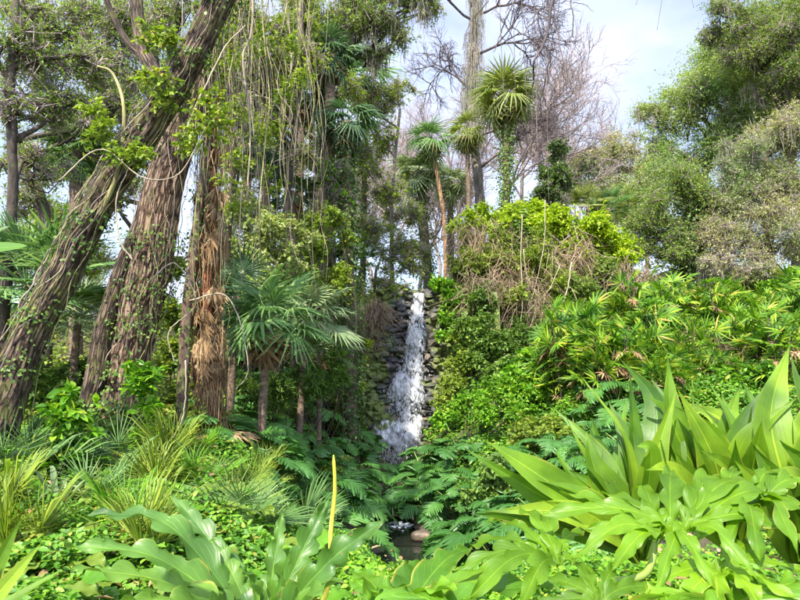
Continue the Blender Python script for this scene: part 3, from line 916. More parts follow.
def palm(name, label, cat, ground, crown, rad, nf, blade, mat, fans=None, trunk_mat=None, dead=0, tr=.12, ivy=None, up=.25, group=None, ivy_n=1500,
         boots=True, fruit=False, bend=.0, parts=True, lean=0, ivy_spread=.18, low=-.9, hi=1.0):
    """ground and crown are world points; fronds are parts of their own"""
    ground = np.asarray(ground, float); crown = np.asarray(crown, float)
    root = thing(name, label, cat, tuple(ground), group)
    H = np.linalg.norm(crown - ground)
    mid = (ground + crown) / 2 + np.array([bend, 0, 0])
    p = spline([ground - np.array([0, 0, .2]), mid, crown], 26)
    rr_ = np.full(26, tr) * (1 + .25 * np.exp(-np.arange(26) / 2))
    v, t = tube(p, rr_ * (1 + .04 * np.sin(np.arange(26) * 2.2)), 12, .03)
    MB().add(v, t).build('trunk', trunk_mat or M['bark_palm'], root)
    if ivy is not None:
        im = MB(); ivy_on(im, p, tr, tr, ivy_n, ivy_spread); im.build('ivy', ivy, root)
    fans = fans or FANS
    meshes = [set_mesh('frond', f, mat) for f in fans]
    ga = 2.39996
    for i in range(nf):
        el = low + (hi - low) * ((i + .5) / nf)
        az = i * ga + rng.uniform(-.6, .6); el += rng.uniform(-.35, .35)
        d = np.array([cos(az) * cos(el), sin(az) * cos(el), sin(el)])
        s_ = blade * rng.uniform(.6, 1.15)
        put(meshes[i % len(meshes)], 'frond', crown, d, np.array([0, 0, 1.0]) + rng.normal(size=3) * .12, s_, root)
    if dead:
        dm = [set_mesh('dead_frond', f, M['dryleaf']) for f in FANS_LO[:2]]
        for i in range(dead):
            az = i * ga + 1; el = rng.uniform(-1.45, -1.05)
            d = np.array([cos(az) * cos(el), sin(az) * cos(el), sin(el)])
            put(dm[i % 2], 'dead_frond', crown - np.array([0, 0, .1]), d, np.array([cos(az), sin(az), .4]), blade * rng.uniform(.65, .85), root)
    return root


from mathutils import Matrix


def put(mesh, name, at, d, nrm_, s_, root):
    R = frames(d[None], np.asarray(nrm_)[None])[0]
    o = bpy.data.objects.new(name, mesh)
    m = Matrix([[R[0][j] * s_, R[1][j] * s_, R[2][j] * s_, at[j]] for j in range(3)] + [[0, 0, 0, 1]])
    if root is not None:
        m = Matrix.Translation(-root.location) @ m
        o.parent = root
    o.matrix_local = m
    COL.objects.link(o)
    return o


# --- broad blade: any leaf with a width profile along a curve
def blade(ctrl, width, profile, nt_=40, ns=8, fold=.18, roll=0.0, wave=0.0, wk=9, lobes=0, depth=.7, lean=0.0, edge=0.0, seed=0, up=(0, 0, 1), droop_edge=0.0):
    r = np.random.default_rng(seed)
    P = spline(ctrl, nt_)
    T = nrm(np.gradient(P, axis=0))
    S = nrm(np.cross(np.asarray(up, float), T))
    N = np.cross(T, S)
    a = roll
    S, N = S * cos(a) + N * sin(a), N * cos(a) - S * sin(a)
    t = np.linspace(0, 1, nt_)
    out = np.zeros((nt_, 2 * ns + 1, 3)); uv = np.zeros((nt_, 2 * ns + 1, 2))
    for side in (-1, 1):
        w = width * profile(t)
        if lobes:
            ph = t * lobes + (.0 if side > 0 else .35)
            fr = np.abs((ph % 1) - .5) * 2            # 1 at the gap, 0 in a lobe
            gap = np.clip((fr - .45) / .55, 0, 1) ** 1.3
            fade = np.clip(t * 12, 0, 1) * np.clip((1 - t) * 6, 0, 1)
            lw = 1 + .18 * np.sin(np.floor(ph) * 2.4 + seed)
            w = w * (1 - depth * gap * fade) * lw
        if edge:
            w = w * (1 + edge * np.sin(t * wk * 2 * pi + seed + side) + edge * .5 * np.sin(t * wk * 3.7 * pi + side * 2 + seed))
        wv = wave * np.sin(t * wk * 2 * pi + side + seed * 1.3) + wave * .5 * np.sin(t * wk * 5.1 + seed + side * 2)
        for j in range(ns + 1):
            q = j / ns
            off = (S * side * q * w[:, None]) + T * (lean * q * w[:, None]) + N * (fold * q * w - droop_edge * q ** 2 * w + wv * q ** 2 * width)[:, None]
            out[:, ns + side * j] = P + off
            uv[:, ns + side * j] = np.stack([t, np.full(nt_, side * q)], 1)
    return out.reshape(-1, 3), grid_faces(nt_, 2 * ns + 1), uv.reshape(-1, 2)


PROF_OBL = lambda t: np.clip(np.sin(np.clip(t, 0, 1) ** .8 * pi) ** .7, .02, 1) * (1 - .25 * t) + .0
PROF_STRAP = lambda t: np.clip((.35 + .65 * np.sin(np.clip(t, 0, 1) ** .9 * pi) ** .9) * np.clip((1 - t) * 2.6, 0, 1) ** .8, .01, 1.1)
PROF_HEART = lambda t: np.clip(np.sin(np.clip(t * .93 + .07, 0, 1) ** .65 * pi) ** .75, .02, 1)

# --- split-leaf philodendron
def philo_leaf(seed, L=1.0, lobes=9, nt_=73, ns=3, depth=.88):
    return blade([(0, 0, 0), (.35 * L, 0, .06 * L), (.72 * L, 0, .02 * L), (L, 0, -.16 * L)], .40 * L, PROF_HEART, nt_, ns, fold=.12, wave=.05, wk=6, lobes=lobes, depth=depth, lean=.75, seed=seed, droop_edge=.35)


def philo_plant(label, mat, n_leaf=15, size=.55, seed=0, name='split_leaf_philodendron'):
    r = np.random.default_rng(seed)
    root = thing(name, label, 'philodendron', (0, 0, 0))
    tpls = [philo_leaf(seed * 5 + q) for q in range(3)]
    meshes = []
    for q in tpls:
        mb = MB().add(*q); meshes.append(mb.mesh('leaf', mat))
    st = MB()
    for i in range(n_leaf):
        az = i * 2.4 + r.uniform(-.3, .3); el = r.uniform(.15, 1.25)
        pl = size * r.uniform(1.0, 1.5)
        tip = np.array([cos(az) * cos(el), sin(az) * cos(el), sin(el)]) * pl
        v, t = tube(spline([(0, 0, 0), tip * .55 + np.array([0, 0, .08]), tip], 6), [.014, .013, .011, .010, .009, .008], 4, cap=False); st.add(v, t)
        d = nrm(np.array([cos(az), sin(az), -.25 + .4 * (el - .6)]) + r.normal(size=3) * .12)
        put(meshes[i % 3], 'leaf', tip, d, np.array([0, 0, 1.0]) + r.normal(size=3) * .2, size * r.uniform(.95, 1.35), root)
    st.build('stem', M['petiole'], root)
    return root


def scatter(region, n, mind, tries=6000, r=rng):
    """points in a world polygon test function region(x, y)"""
    pts = []
    for _ in range(tries):
        if len(pts) >= n: break
        x, y = region()
        if all((x - a) ** 2 + (y - b) ** 2 > mind ** 2 for a, b in pts): pts.append((x, y))
    return pts


def put_copies(proto_list, pts, smin=.85, smax=1.15, sink=0.0, tilt=.08):
    out = []
    for p in proto_list: remember(p)
    for i, (x, y) in enumerate(pts):
        o = proto_list[i] if i < len(proto_list) else copy_tree(proto_list[i % len(proto_list)])
        s_ = rng.uniform(smin, smax)
        o.location = (x, y, gz1(x, y) - sink); o.scale = (s_, s_, s_ * rng.uniform(.9, 1.1))
        o.rotation_euler = (rng.uniform(-tilt, tilt), rng.uniform(-tilt, tilt), rng.uniform(0, 6.28))
        out.append(o)
    return out


def in_px(px0, px1, Y0, Y1):
    """random ground spots between two pixel columns and two distances"""
    Y = rng.uniform(Y0, Y1); px = rng.uniform(px0, px1)
    return (px - 400) / F * Y, Y


# =================================================================== SETTING: GROUND LAYERS
def cover(name, px, Y, n, H, L, mat, label=None, tpl=T_LEAF6, lump=1.3, wr=.62, upn=.9, persp=True, cond=None, lo=0.0, cat=None):
    u = rng.random(n)
    yy = 1 / (1 / Y[0] + (1 / Y[1] - 1 / Y[0]) * u) if persp else Y[0] + (Y[1] - Y[0]) * u
    pp = rng.uniform(px[0], px[1], n)
    x = (pp - 400) / F * yy
    if cond is not None:
        kk = cond(x, yy); x = x[kk]; yy = yy[kk]; n = len(x)
    z = np.concatenate([gz(x[i:i + 20000], yy[i:i + 20000]) for i in range(0, n, 20000)])
    h = .55 + .45 * np.sin(x * 2.3 * lump + 1.7 * np.sin(yy * 1.9 * lump)) * np.cos(yy * 2.1 * lump + x)
    hh = (lo + (1 - lo) * rng.random(n) ** .6) * H * (.35 + h)
    gap = np.sin(x * 3.1 * lump + 2 * np.sin(yy * 2.3)) * np.sin(yy * 3.7 * lump + 1.5 * np.sin(x * 1.9)) + .35 * np.sin(x * 9 + yy * 7)
    kp = gap > -.45 + .5 * (rng.random(n) - .5)
    x = x[kp]; yy = yy[kp]; z = z[kp]; hh = hh[kp]; n = len(x)
    P = np.stack([x, yy, z + hh], 1)
    D = nrm(rnd_dir(n, .35) + np.array([0, -.15, -.12]))
    N = nrm(rnd_dir(n) * .55 + np.array([-.1, -.25, upn]))
    Ls = L * rng.uniform(.55, 1.25, n)
    v, t = place(tpl, P, D, N, Ls, Ls * wr)
    o = MB().add(v, t).build(name, mat)
    return tag(o, label, cat, kind='stuff')


off_water = lambda x, y: ~((((x - .25) / 2.0) ** 2 + ((y - 10.2) / 2.7) ** 2 < 1) | ((y > 11) & (y < 18.3) & (x > -.95) & (x < .75)))
cover('ground_cover', (-60, 300), (3.0, 9), 90000, .34, .062, M['cover'], 'bright green leafy ground cover on the left bank', cond=off_water, cat='ground cover')
cover('ground_cover', (230, 900), (2.6, 8.2), 90000, .30, .062, M['bright'], 'bright green leafy ground cover in front of the pool', cond=off_water, cat='ground cover')
cover('undergrowth', (-80, 350), (9, 20), 60000, .55, .12, M['mid'], 'mixed green undergrowth behind the left trunks', cond=off_water, cat='undergrowth')
cover('ground_cover', (405, 780), (11.5, 18.2), 90000, .42, .10, M['cover'], 'vivid green creeping cover on the right bank above the brook', cond=off_water, cat='ground cover')
cover('ground_cover', (560, 900), (8, 13), 50000, .3, .09, M['cover'], 'green ground cover behind the strap leaved plants at the right', cat='ground cover')
cover('undergrowth', (540, 900), (16, 25), 60000, .7, .14, M['mid'], 'green undergrowth on the right hillside', cat='undergrowth')
cover('wall_ivy', (455, 640), (17.0, 22.5), 60000, .5, .12, M['ivy'], 'dark green ivy hanging over the steep wall right of the falls', persp=False, cat='ivy')
cover('slope_growth', (285, 366), (16.2, 20.5), 40000, .45, .10, M['mid'], 'olive green low growth on the steep slope left of the falls', persp=False, cond=off_water, cat='undergrowth')
cover('undergrowth', (-100, 950), (20.5, 60), 60000, .9, .22, M['mid'], 'undergrowth on the plateau beyond the falls', cat='undergrowth', cond=lambda x, y: ~((x > .2) & (x < 2.0) & (y < 42)))


def tangle(name, label, blobs, n, mat, L=.35, r_=.006, droop=.5, cat='vine tangle'):
    mb = MB()
    for (px, py, Y, rp, *q) in blobs:
        cs, rs = clumps(px, py, Y, rp, 10)
        ci = rng.integers(10, size=n)
        a = cs[ci] + rnd_dir(n) * rs[ci][:, None] * rng.random((n, 1)) ** .5 * 1.3
        d = nrm(rnd_dir(n) * .8 + np.array([0, 0, -droop]))
        for k_ in range(3):
            d = nrm(d + rnd_dir(n) * .45 + np.array([0, 0, -.12]))
            b = a + d * (L * rng.uniform(.5, 1.1, n) / 3)[:, None]
            v, t = segs(a, b, r_ * (1 - .2 * k_), r_ * (.8 - .25 * k_)); mb.add(v, t); a = b
    o = mb.build(name, mat)
    return tag(o, label, cat, kind='stuff')


tangle('vine_tangle', 'brown dry tangle of dead vines hanging over the wall right of the falls',
       [(462, 235, 20.8, 30), (490, 250, 20.3, 34), (525, 255, 19.8, 36), (548, 285, 19.2, 34), (515, 290, 19.2, 30), (575, 250, 20, 26), (630, 275, 19, 22), (480, 285, 19.3, 26), (540, 320, 18.6, 26)], 210, M['drytwig'], 1.7, .010, .9)
tangle('dead_litter', 'grey brown dead twigs below the lady palms', [(690, 375, 14.2, 34), (650, 372, 14.6, 22), (740, 362, 14.2, 26), (610, 345, 16.5, 14)], 700, M['drytwig'], .8, .009, .1, cat='dead twigs')
tangle('vine_tangle', 'grey brown dry twigs on the slope left of the falls', [(352, 330, 17.6, 24), (338, 318, 18, 26), (376, 308, 18, 14), (330, 350, 17, 24)], 300, M['drytwig'], .9, .009, .9)
tangle('grass_tufts', 'straw coloured dry grass among the small palms on the left', [(205, 478, 6.8, 12), (100, 492, 6.2, 9), (222, 492, 6.8, 9)], 60, M['straw'], .3, .006, .0, cat='dry grass')

# =================================================================== TREES
# leaning tree, left
Yl = 6.6
base = W(-12, 420, Yl); base[2] = gz1(base[0], base[1])
lean = thing('leaning_tree', 'thick dark leaning trunk wrapped in woody vines, crossing the upright tree', 'tree', tuple(base))
lp = spline([base - [0.05, 0, .25], W(20, 358, Yl), W(60, 280, Yl), W(101, 200, Yl), W(152, 122, 6.5), W(190, 60, 6.4), W(222, -5, 6.3), (W(262, -90, 6.2))], 200)
lr = np.interp(np.linspace(0, 1, 200), [0, .2, .5, .75, 1], [.30, .235, .215, .21, .18])
MB().add(*bark_tube(lp, lr * .78, 160, .035, 11, seed=3)).build('trunk', M['bark_ln'], lean)
lb = MB(); lb.add(*bark_tube(spline([W(161, 112, 6.5), W(154, 74, 6.7), W(141, 42, 6.9), W(133, -30, 7.2)], 30), np.linspace(.10, .075, 30), 40, .05))
lb.add(*bark_tube(spline([W(149, 62, 6.8), W(128, 42, 6.9), W(112, 14, 7), W(100, -20, 7)], 24), np.linspace(.05, .03, 24), 24, .05)); lb.build('limb', M['bark_ln'], lean)
lb = MB(); lb.add(*tube(spline([W(100, 215, 6.5), W(118, 170, 6.4), W(124, 110, 6.4), W(113, 74, 6.5), W(98, 66, 6.6)], 30), np.linspace(.03, .012, 30), 8)); lb.build('limb', M['vine_green'], lean)
im = MB()
ivy_on(im, lp, .20, .17, 500, .04, .045, .02, .9); [ivy_on(im, lp, .20, .17, 160, .07, .05, u_, u_ + .03) for u_ in (.12, .2, .33, .38, .5, .62, .7, .83)]
im.build('creeper_leaves', M['ivy'], lean)
tw = MB()
cs, rs = zip(*[clumps(px, py, 6.2, r_, 6) for px, py, r_ in ((150, 85, 22), (168, 95, 12), (205, 120, 26), (190, 140, 18), (130, 150, 18), (100, 125, 22), (160, 40, 18), (215, 95, 14))])
a, b = sprig_cloud(tw, np.concatenate(cs), np.concatenate(rs), 330, 7, .065, .6, tlen=.8, tpl=T_LEAF6)
tw.build('leafy_shoots', M['mid'], lean)

# vines winding round and along the leaning trunk
vl = []
def along(path, rad, k, seed, wander=1.0, lo=0, hi=1, off=1.08):
    r = np.random.default_rng(seed)
    i = np.linspace(lo * (len(path) - 1), hi * (len(path) - 1), 60)
    P = np.stack([np.interp(i, np.arange(len(path)), path[:, q]) for q in range(3)], 1)
    R = np.interp(i, np.arange(len(path)), rad) * .78
    T = nrm(np.gradient(P, axis=0)); S = nrm(np.cross(T, [0, 1, 0])); B = np.cross(S, T)
    u = np.linspace(0, 1, 60)
    a = r.uniform(0, 6.28) + wander * (np.sin(u * r.uniform(3, 6) + r.uniform(0, 6)) * .5 + u * r.uniform(-1, 1)) + .12 * np.sin(u * 25 + r.uniform(0, 6))
    return P + (S * np.cos(a)[:, None] + B * np.sin(a)[:, None]) * (R * off + .02 + .03 * np.sin(u * 19 + r.uniform(0, 6)) ** 2)[:, None]
for i in range(20):
    lo = rng.uniform(0, .45); p = along(lp, lr, 1, 100 + i, 1.0, lo, min(1, lo + rng.uniform(.3, .6)))
    o = MB().add(*tube(p, np.linspace(rng.uniform(.004, .010), .003, 60), 6)).build('vine', M[['vine', 'vine_green', 'vine_dark', 'vine_dark'][i % 4]], origin=p[0])
    tag(o, ['pale grey', 'mossy green', 'dark', 'dark'][i % 4] + ' woody vine ' + ('starting low on' if lo < .15 else 'climbing the middle of' if lo < .3 else 'on the upper half of') + ' the dark leaning trunk', 'vine', 'vines climbing the leaning trunk')

# upright furrowed tree, left
Yu = 8.2
base = W(112, 450, Yu); base[2] = gz1(base[0], base[1])
up_ = thing('furrowed_tree', 'huge upright red brown trunk with deep furrowed bark behind the leaning trunk', 'tree', tuple(base))
upp = spline([base - [0.02, 0, .3], W(118, 400, Yu), W(130, 340, Yu), W(149, 270, Yu), W(163, 190, Yu), W(182, 130, Yu), W(205, 50, Yu), W(228, -60, Yu)], 200)
ur = np.interp(np.linspace(0, 1, 200), [0, .12, .35, .55, .75, 1], [.54, .43, .385, .34, .28, .20])
MB().add(*bark_tube(upp, ur * .80, 220, .04, 15, seed=9)).build('trunk', M['bark_up'], up_)
sp_ = spline([base + [-.45, -.15, -.3], W(94, 390, 7.9), W(104, 330, 7.9), W(121, 270, 8), W(140, 220, 8.05), W(150, 180, 8.2)], 120)
MB().add(*bark_tube(sp_, np.interp(np.linspace(0, 1, 120), [0, .4, 1], [.17, .12, .07]), 110, .05, 9, seed=4)).build('side_trunk', M['bark_ln'], up_)
im = MB(); ivy_on(im, upp, .40, .28, 900, .05, .045, .0, .5); [ivy_on(im, upp, .40, .3, 260, .08, .05, u_, u_ + .03) for u_ in (.08, .14, .19, .3, .37, .46)]; ivy_on(im, upp, .45, .42, 2200, .12, .07, .0, .14); im.build('creeper_leaves', M['ivy'], up_)
for i in range(20):
    lo = rng.uniform(0.02, .4); p = along(upp, ur, 1, 300 + i, .8, lo, min(.95, lo + rng.uniform(.25, .5)))
    o = MB().add(*tube(p, np.linspace(rng.uniform(.004, .010), .003, 60), 6)).build('vine', M[['vine', 'vine_green', 'vine_dark'][i % 3]], origin=p[0])
    tag(o, ['pale grey', 'mossy green', 'dark'][i % 3] + ' thin vine ' + ('starting low on' if lo < .15 else 'climbing the middle of' if lo < .28 else 'on the upper half of') + ' the upright red brown trunk', 'vine', 'vines climbing the upright trunk')

# canopy boughs over the upper left: sparse small leaves with sky showing through
def bough_tree(name, label, tp, r0, r1, blobs, mat, twigs, L=.06, bark='bark_dark', **kw):
    return tree(name, label, 'tree', tp, r0, r1, blobs, M[mat], M[bark], twigs, L, **kw)


def gpt(px, Y, dy=0):
    x = (px - 400) / F * Y
    return np.array([x, Y, gz1(x, Y)])


bough_tree('broadleaf_tree', 'thin dark crooked trunk at the left edge with sparse small leaves',
           [gpt(2, 9), W(8, 260, 9), W(13, 180, 9), W(10, 90, 9), W(16, 20, 9), W(10, -40, 9)], .085, .06,
           [(20, 40, 9, 40), (60, 100, 9.5, 42), (40, 170, 10, 34), (100, 60, 10, 40), (15, 110, 9, 25)], 'oak', 2000, .055)
bough_tree('broadleaf_tree', 'slim dark trunk behind the left edge bending left with brown green leaves',
           [gpt(48, 12), W(46, 240, 12), W(38, 190, 12), W(16, 150, 12), W(12, 60, 12.5), W(30, -20, 13)], .13, .07,
           [(50, 20, 13, 46), (110, 20, 13, 44), (90, 130, 13, 38), (30, 200, 12, 28), (130, 95, 13, 30)], 'oak', 2600, .06)
bough_tree('broadleaf_tree', 'pale green sparse tree showing between the two big trunks',
           [gpt(100, 17), W(95, 230, 17), W(90, 120, 17)], .12, .06,
           [(95, 170, 17, 45), (60, 230, 17, 40), (120, 110, 17, 40), (20, 260, 17, 36), (90, 260, 16, 40), (160, 60, 17, 36)], 'mid', 5500, .085, bark='bark_grey')
bough_tree('broadleaf_tree', 'tree behind the leaning trunk whose leafy boughs fill the top left',
           [gpt(140, 14), W(150, 240, 14), W(160, 120, 14), W(150, 10, 14)], .12, .07,
           [(150, 20, 13, 40), (110, 60, 13, 38), (60, 60, 13, 36), (20, 90, 13, 34), (180, 10, 12, 34), (140, 130, 13, 30), (60, 120, 13, 30), (90, 15, 13, 34), (35, 15, 12, 32), (110, 190, 13, 26), (15, 150, 13, 26)], 'oak', 3600, .065)
bough_tree('broadleaf_tree', 'airy green tree whose leaves hang among the vines left of the dark palms',
           [gpt(222, 12), W(228, 240, 12), W(238, 120, 12), W(245, -10, 12)], .07, .05,
           [(240, 20, 12, 34), (220, 70, 11.5, 26), (262, 60, 12, 26), (250, 110, 11.5, 24), (285, 30, 12.5, 28), (232, 150, 11.5, 22), (310, 60, 13, 20), (275, 225, 12.5, 18), (305, 155, 13, 14)], 'mid', 3600, .06)
# middle left background
bough_tree('broadleaf_tree', 'slender grey tree with yellow green leaves behind the hanging vines',
           [gpt(262, 16), W(268, 240, 16), W(278, 190, 16), W(262, 120, 16)], .085, .04,
           [(245, 240, 16, 34), (225, 200, 16, 28), (262, 165, 16, 26), (300, 230, 17, 30), (235, 120, 16, 26), (325, 215, 18, 26), (215, 280, 15, 26), (250, 290, 16, 26), (300, 275, 17, 24)], 'olive', 5200, .075, bark='bark_grey')
bough_tree('broadleaf_tree', 'straight brown trunk with vine threads rising through the fan palms',
           [gpt(279, 13.5), W(284, 250, 13.5), W(289, 180, 13.5), W(299, 90, 13.5), W(302, -20, 13.5)], .10, .07,
           [(270, 60, 13.5, 34), (240, 40, 13, 34), (300, 20, 14, 30), (235, 90, 13, 24), (275, 115, 13.5, 22)], 'mid', 3600, .07, bark='bark_dark')
bough_tree('moss_hung_tree', 'grey green tree reaching over the top centre with hanging moss',
           [gpt(318, 17), W(320, 200, 17), W(330, 90, 17), W(345, -20, 17)], .16, .12,
           [(360, 12, 16, 32), (395, 22, 16, 28), (335, 30, 16, 26), (420, 5, 16, 20), (378, 55, 16.5, 18), (400, -20, 16, 30), (300, -5, 15, 30)], 'oak', 5200, .07, moss=160)
bough_tree('broadleaf_tree', 'small light leaved tree just left of the slender centre palm',
           [gpt(392, 21), W(392, 200, 21), W(400, 110, 21)], .08, .05,
           [(398, 90, 21, 20), (372, 110, 21, 20), (385, 190, 21, 24), (400, 215, 21, 20), (415, 250, 21, 16), (380, 140, 21, 22), (395, 245, 20, 22), (370, 235, 20, 22), (410, 265, 20, 16), (362, 165, 21, 16)], 'mid', 3000, .09, bark='bark_grey')
bough_tree('broadleaf_tree', 'feathery bright green small tree in front of the ivy clad trunk',
           [gpt(322, 15), W(325, 220, 15), W(330, 175, 15)], .05, .03,
           [(330, 178, 15, 20), (318, 162, 15, 14), (345, 200, 15, 14), (330, 250, 15, 16), (300, 265, 15.5, 16)], 'bright', 800, .08, bark='bark_grey')
bough_tree('broadleaf_tree', 'leaning low leafy tree at the top of the slope left of the falls',
           [gpt(372, 19.6), W(375, 280, 19.6), W(380, 262, 19.6)], .06, .04,
           [(385, 282, 19.5, 20), (350, 285, 19.3, 22), (318, 290, 18.5, 24), (405, 290, 19.6, 11), (336, 320, 17.5, 20), (300, 310, 17, 22)], 'mid', 2000, .09, bark='bark_grey')

# right side trees
bough_tree('oak_tree', 'tall olive oak on the right with leaves thinning towards the sky',
           [gpt(700, 27), W(700, 240, 27), W(706, 170, 27), W(735, 90, 27)], .22, .12,
           [(735, 88, 26, 44), (700, 100, 26, 34), (668, 118, 27, 28), (650, 140, 27, 20), (690, 160, 27, 38), (745, 140, 26, 42), (655, 185, 27, 32), (720, 200, 26, 38), (650, 110, 27, 16), (760, 70, 26, 40), (720, 60, 26.5, 28), (735, 120, 26, 44), (765, 110, 26, 40), (690, 90, 27, 26), (800, 100, 25, 40), (622, 200, 27, 22), (700, 235, 26, 34), (640, 215, 26, 26), (770, 180, 26, 34)],
           'olive', 26000, .095, k=14, bark='bark_dark', subtwigs=3, moss=200)
bough_tree('oak_tree', 'dark oak crown filling the top right corner over brown twigs',
           [gpt(800, 23), W(798, 240, 23), W(790, 150, 23), W(785, 60, 23)], .30, .16,
           [(790, 30, 22, 42), (760, 20, 23, 34), (740, 45, 23, 24), (800, 75, 22, 34), (770, 85, 23, 24), (810, 10, 22, 36), (735, 10, 23, 22), (755, 50, 23, 30), (712, 35, 24, 16)], 'oak', 11000, .085, k=13, bark='bark_dark', moss=120)
bough_tree('oak_tree', 'khaki brown twiggy oak at the right edge, dry vines in its crown',
           [gpt(772, 20.5), W(770, 250, 20.5), W(765, 180, 20.5), W(770, 120, 20.5)], .18, .10,
           [(775, 140, 20, 36), (745, 190, 20, 36), (790, 190, 20, 36), (770, 235, 19.5, 36), (800, 245, 19.5, 30), (800, 130, 20, 30), (725, 235, 20, 26), (740, 155, 20, 26), (760, 270, 19, 22), (805, 200, 20, 30), (715, 262, 19, 16)], 'khaki', 14000, .07, k=13, bark='bark_grey', moss=120)
bough_tree('oak_tree', 'ivy clad dark trunk with a grey green crown standing above the lady palms',
           [gpt(686, 21), W(686, 250, 21), W(687, 190, 21)], .13, .10,
           [(680, 190, 21, 30), (655, 215, 21, 28), (706, 205, 21, 22), (640, 240, 21, 24), (668, 245, 20.7, 22), (708, 240, 20.5, 16)], 'oak', 6500, .085, bark='bark_dark', ivy=M['dark'], ivy_n=3500, ivy_r=.45, ivy_L=.11)
bough_tree('moss_hung_oak', 'pale mossy oak far behind the hill, grey moss hanging from it',
           [gpt(602, 40), W(602, 200, 40), W(606, 170, 40)], .25, .14,
           [(585, 165, 40, 20), (610, 158, 40, 24), (635, 165, 40, 22), (600, 185, 40, 22), (630, 190, 40, 20), (570, 185, 40, 18), (555, 205, 40, 18), (600, 212, 40, 22), (640, 205, 40, 24)], 'khaki', 7500, .15, bark='bark_grey', moss=520)
bough_tree('ivy_column_tree', 'small dense dark green ivy smothered tree on the hilltop right of the tall palm',
           [gpt(553, 22.5), W(554, 200, 22.5), W(556, 150, 22.5)], .09, .05,
           [(557, 152, 22.5, 13), (552, 168, 22.5, 14), (560, 180, 22.5, 13), (548, 192, 22.5, 15), (540, 205, 22.5, 12)], 'dark', 2600, .11, k=8, tlen=.4)

# bare trees beyond the falls
def bare(name, label, start, d, L, r0, depth, mat, seed, kids=3, spread=.55, group=None, moss=None, up=.12, trunk=None):
    r = np.random.default_rng(seed)
    root = thing(name, label, 'tree', tuple(start), group)
    if trunk is not None:
        p = spline([np.asarray(start) - [0, 0, .3]] + list(trunk), 30)
        MB().add(*tube(p, np.linspace(r0 * 1.4, r0, 30), 14, .06, seed=seed)).build('trunk', M['bark_grey'], root)
        tip = p[-1]
    else:
        tip = np.asarray(start)
    A, B, ra, rb = branching(tip, d, L, r0, depth, r, spread, up, kids)
    MB().add(*segs(A, B, ra, rb, 4)).build('branches', mat, root)
    if moss:
        mm = MB(); strands(mm, A[r.integers(len(A), size=moss)], .3, 1.1, .012); mm.build('hanging_moss', M['moss'], root)
    return root


for i, (px, Y, h) in enumerate([(528, 34, 215), (556, 38, 190), (500, 33, 210), (460, 36, 190), (420, 38, 150), (392, 33, 150), (580, 44, 170), (372, 36, 150), (345, 36, 150), (440, 44, 160)]):
    s_ = gpt(px, Y); H = h * Y / F
    o = bare('bare_tree', '', s_, (0, 0, 1), H * .36, .13, 5, M['twig'], 40 + i, 3, .5, trunk=[s_ + [.1, 0, H * .2], s_ + [.0, 0, H * .42]])
    o.name = 'bare_tree'
    tag(o, ['leafless grey tree behind the tall yellow green palm, widest of the bare ones', 'leafless tree behind the ivy smothered hilltop tree',
            'leafless tree between the mossy big trunk and the tall palm', 'leafless tree just right of the slender centre palm', 'leafless tree straight above the falls, far back',
            'leafless tree left of the slender centre palm', 'leafless tree furthest right, beyond the hilltop', 'leafless tree far behind the ivy clad palm trunk',
            'leafless tree far behind the tall brown headed palms', 'leafless tree deepest in the gap above the falls'][i], group='bare winter trees beyond the falls')

s_ = gpt(482, 26)
bt = thing('mossy_trunk_tree', 'tall grey brown trunk shaggy with vines and moss rising behind the centre palms', 'tree', tuple(s_))
p = spline([s_ - [0, 0, .3], W(480, 200, 26), W(474, 140, 26), W(472, 60, 26), W(478, -30, 26)], 60)
MB().add(*tube(p, np.linspace(.24, .15, 60), 30, .10, seed=5)).build('trunk', M['bark_grey'], bt)
for d, pp in (((.7, 0, .5), W(474, 140, 26)), ((.8, 0, .2), W(476, 55, 26)), ((-.8, 0, .1), W(472, 20, 26)), ((.7, .1, .6), W(478, 170, 26)), ((-.5, 0, .5), W(474, 90, 26)), ((.9, 0, .4), W(478, 15, 26))):
    A, B, ra, rb = branching(pp, d, 1.9, .08, 4, rng, .6, .0, 3)
    MB().add(*segs(A, B, ra, rb, 4)).build('limb', M['twig_dark'], bt)
mm = MB(); i_ = rng.integers(30, 60, 500); strands(mm, p[i_] + rnd_dir(500) * .55 * rng.random((500, 1)), .3, 1.3, .012); mm.build('hanging_moss', M['moss'], bt)

# bare boughs hanging into the top of the picture (their tree stands right of the view)
hb = thing('overhanging_bough', 'dark leafless bough hanging down from above the top edge, right of centre', 'branch', tuple(W(560, -60, 7)))
for pts, r0 in (([(556, -60), (552, 0), (545, 40), (534, 62), (534, 80)], .026), ([(590, -60), (572, -5), (573, 15), (573, 38)], .012), ([(545, -40), (560, 45), (566, 75), (569, 140)], .010),
                ([(573, 2), (585, 5), (594, 12)], .005), ([(545, 38), (553, 44), (560, 44)], .007), ([(570, -60), (556, 20), (548, 30)], .008), ([(520, -60), (522, 10), (530, 40), (531, 68)], .006), ([(573, 30), (562, 33)], .005), ([(552, 0), (538, 18), (526, 30), (520, 55)], .010), ([(540, 50), (548, 66), (550, 90)], .007), ([(530, -30), (510, 10), (500, 35), (494, 52)], .012), ([(500, 35), (512, 52), (515, 78)], .006), ([(500, -50), (488, 0), (470, 22), (462, 50)], .010), ([(534, 80), (530, 100), (533, 122)], .008), ([(545, 40), (530, 44), (522, 60)], .007)):
    m = MB().add(*tube(spline([W(a, b, 7 + rng.uniform(-.2, .2)) for a, b in pts], 30) + rng.normal(size=(30, 3)) * .004, np.linspace(r0, r0 * .45, 30), 5)); m.build('twig', M['twig_dark'], hb)
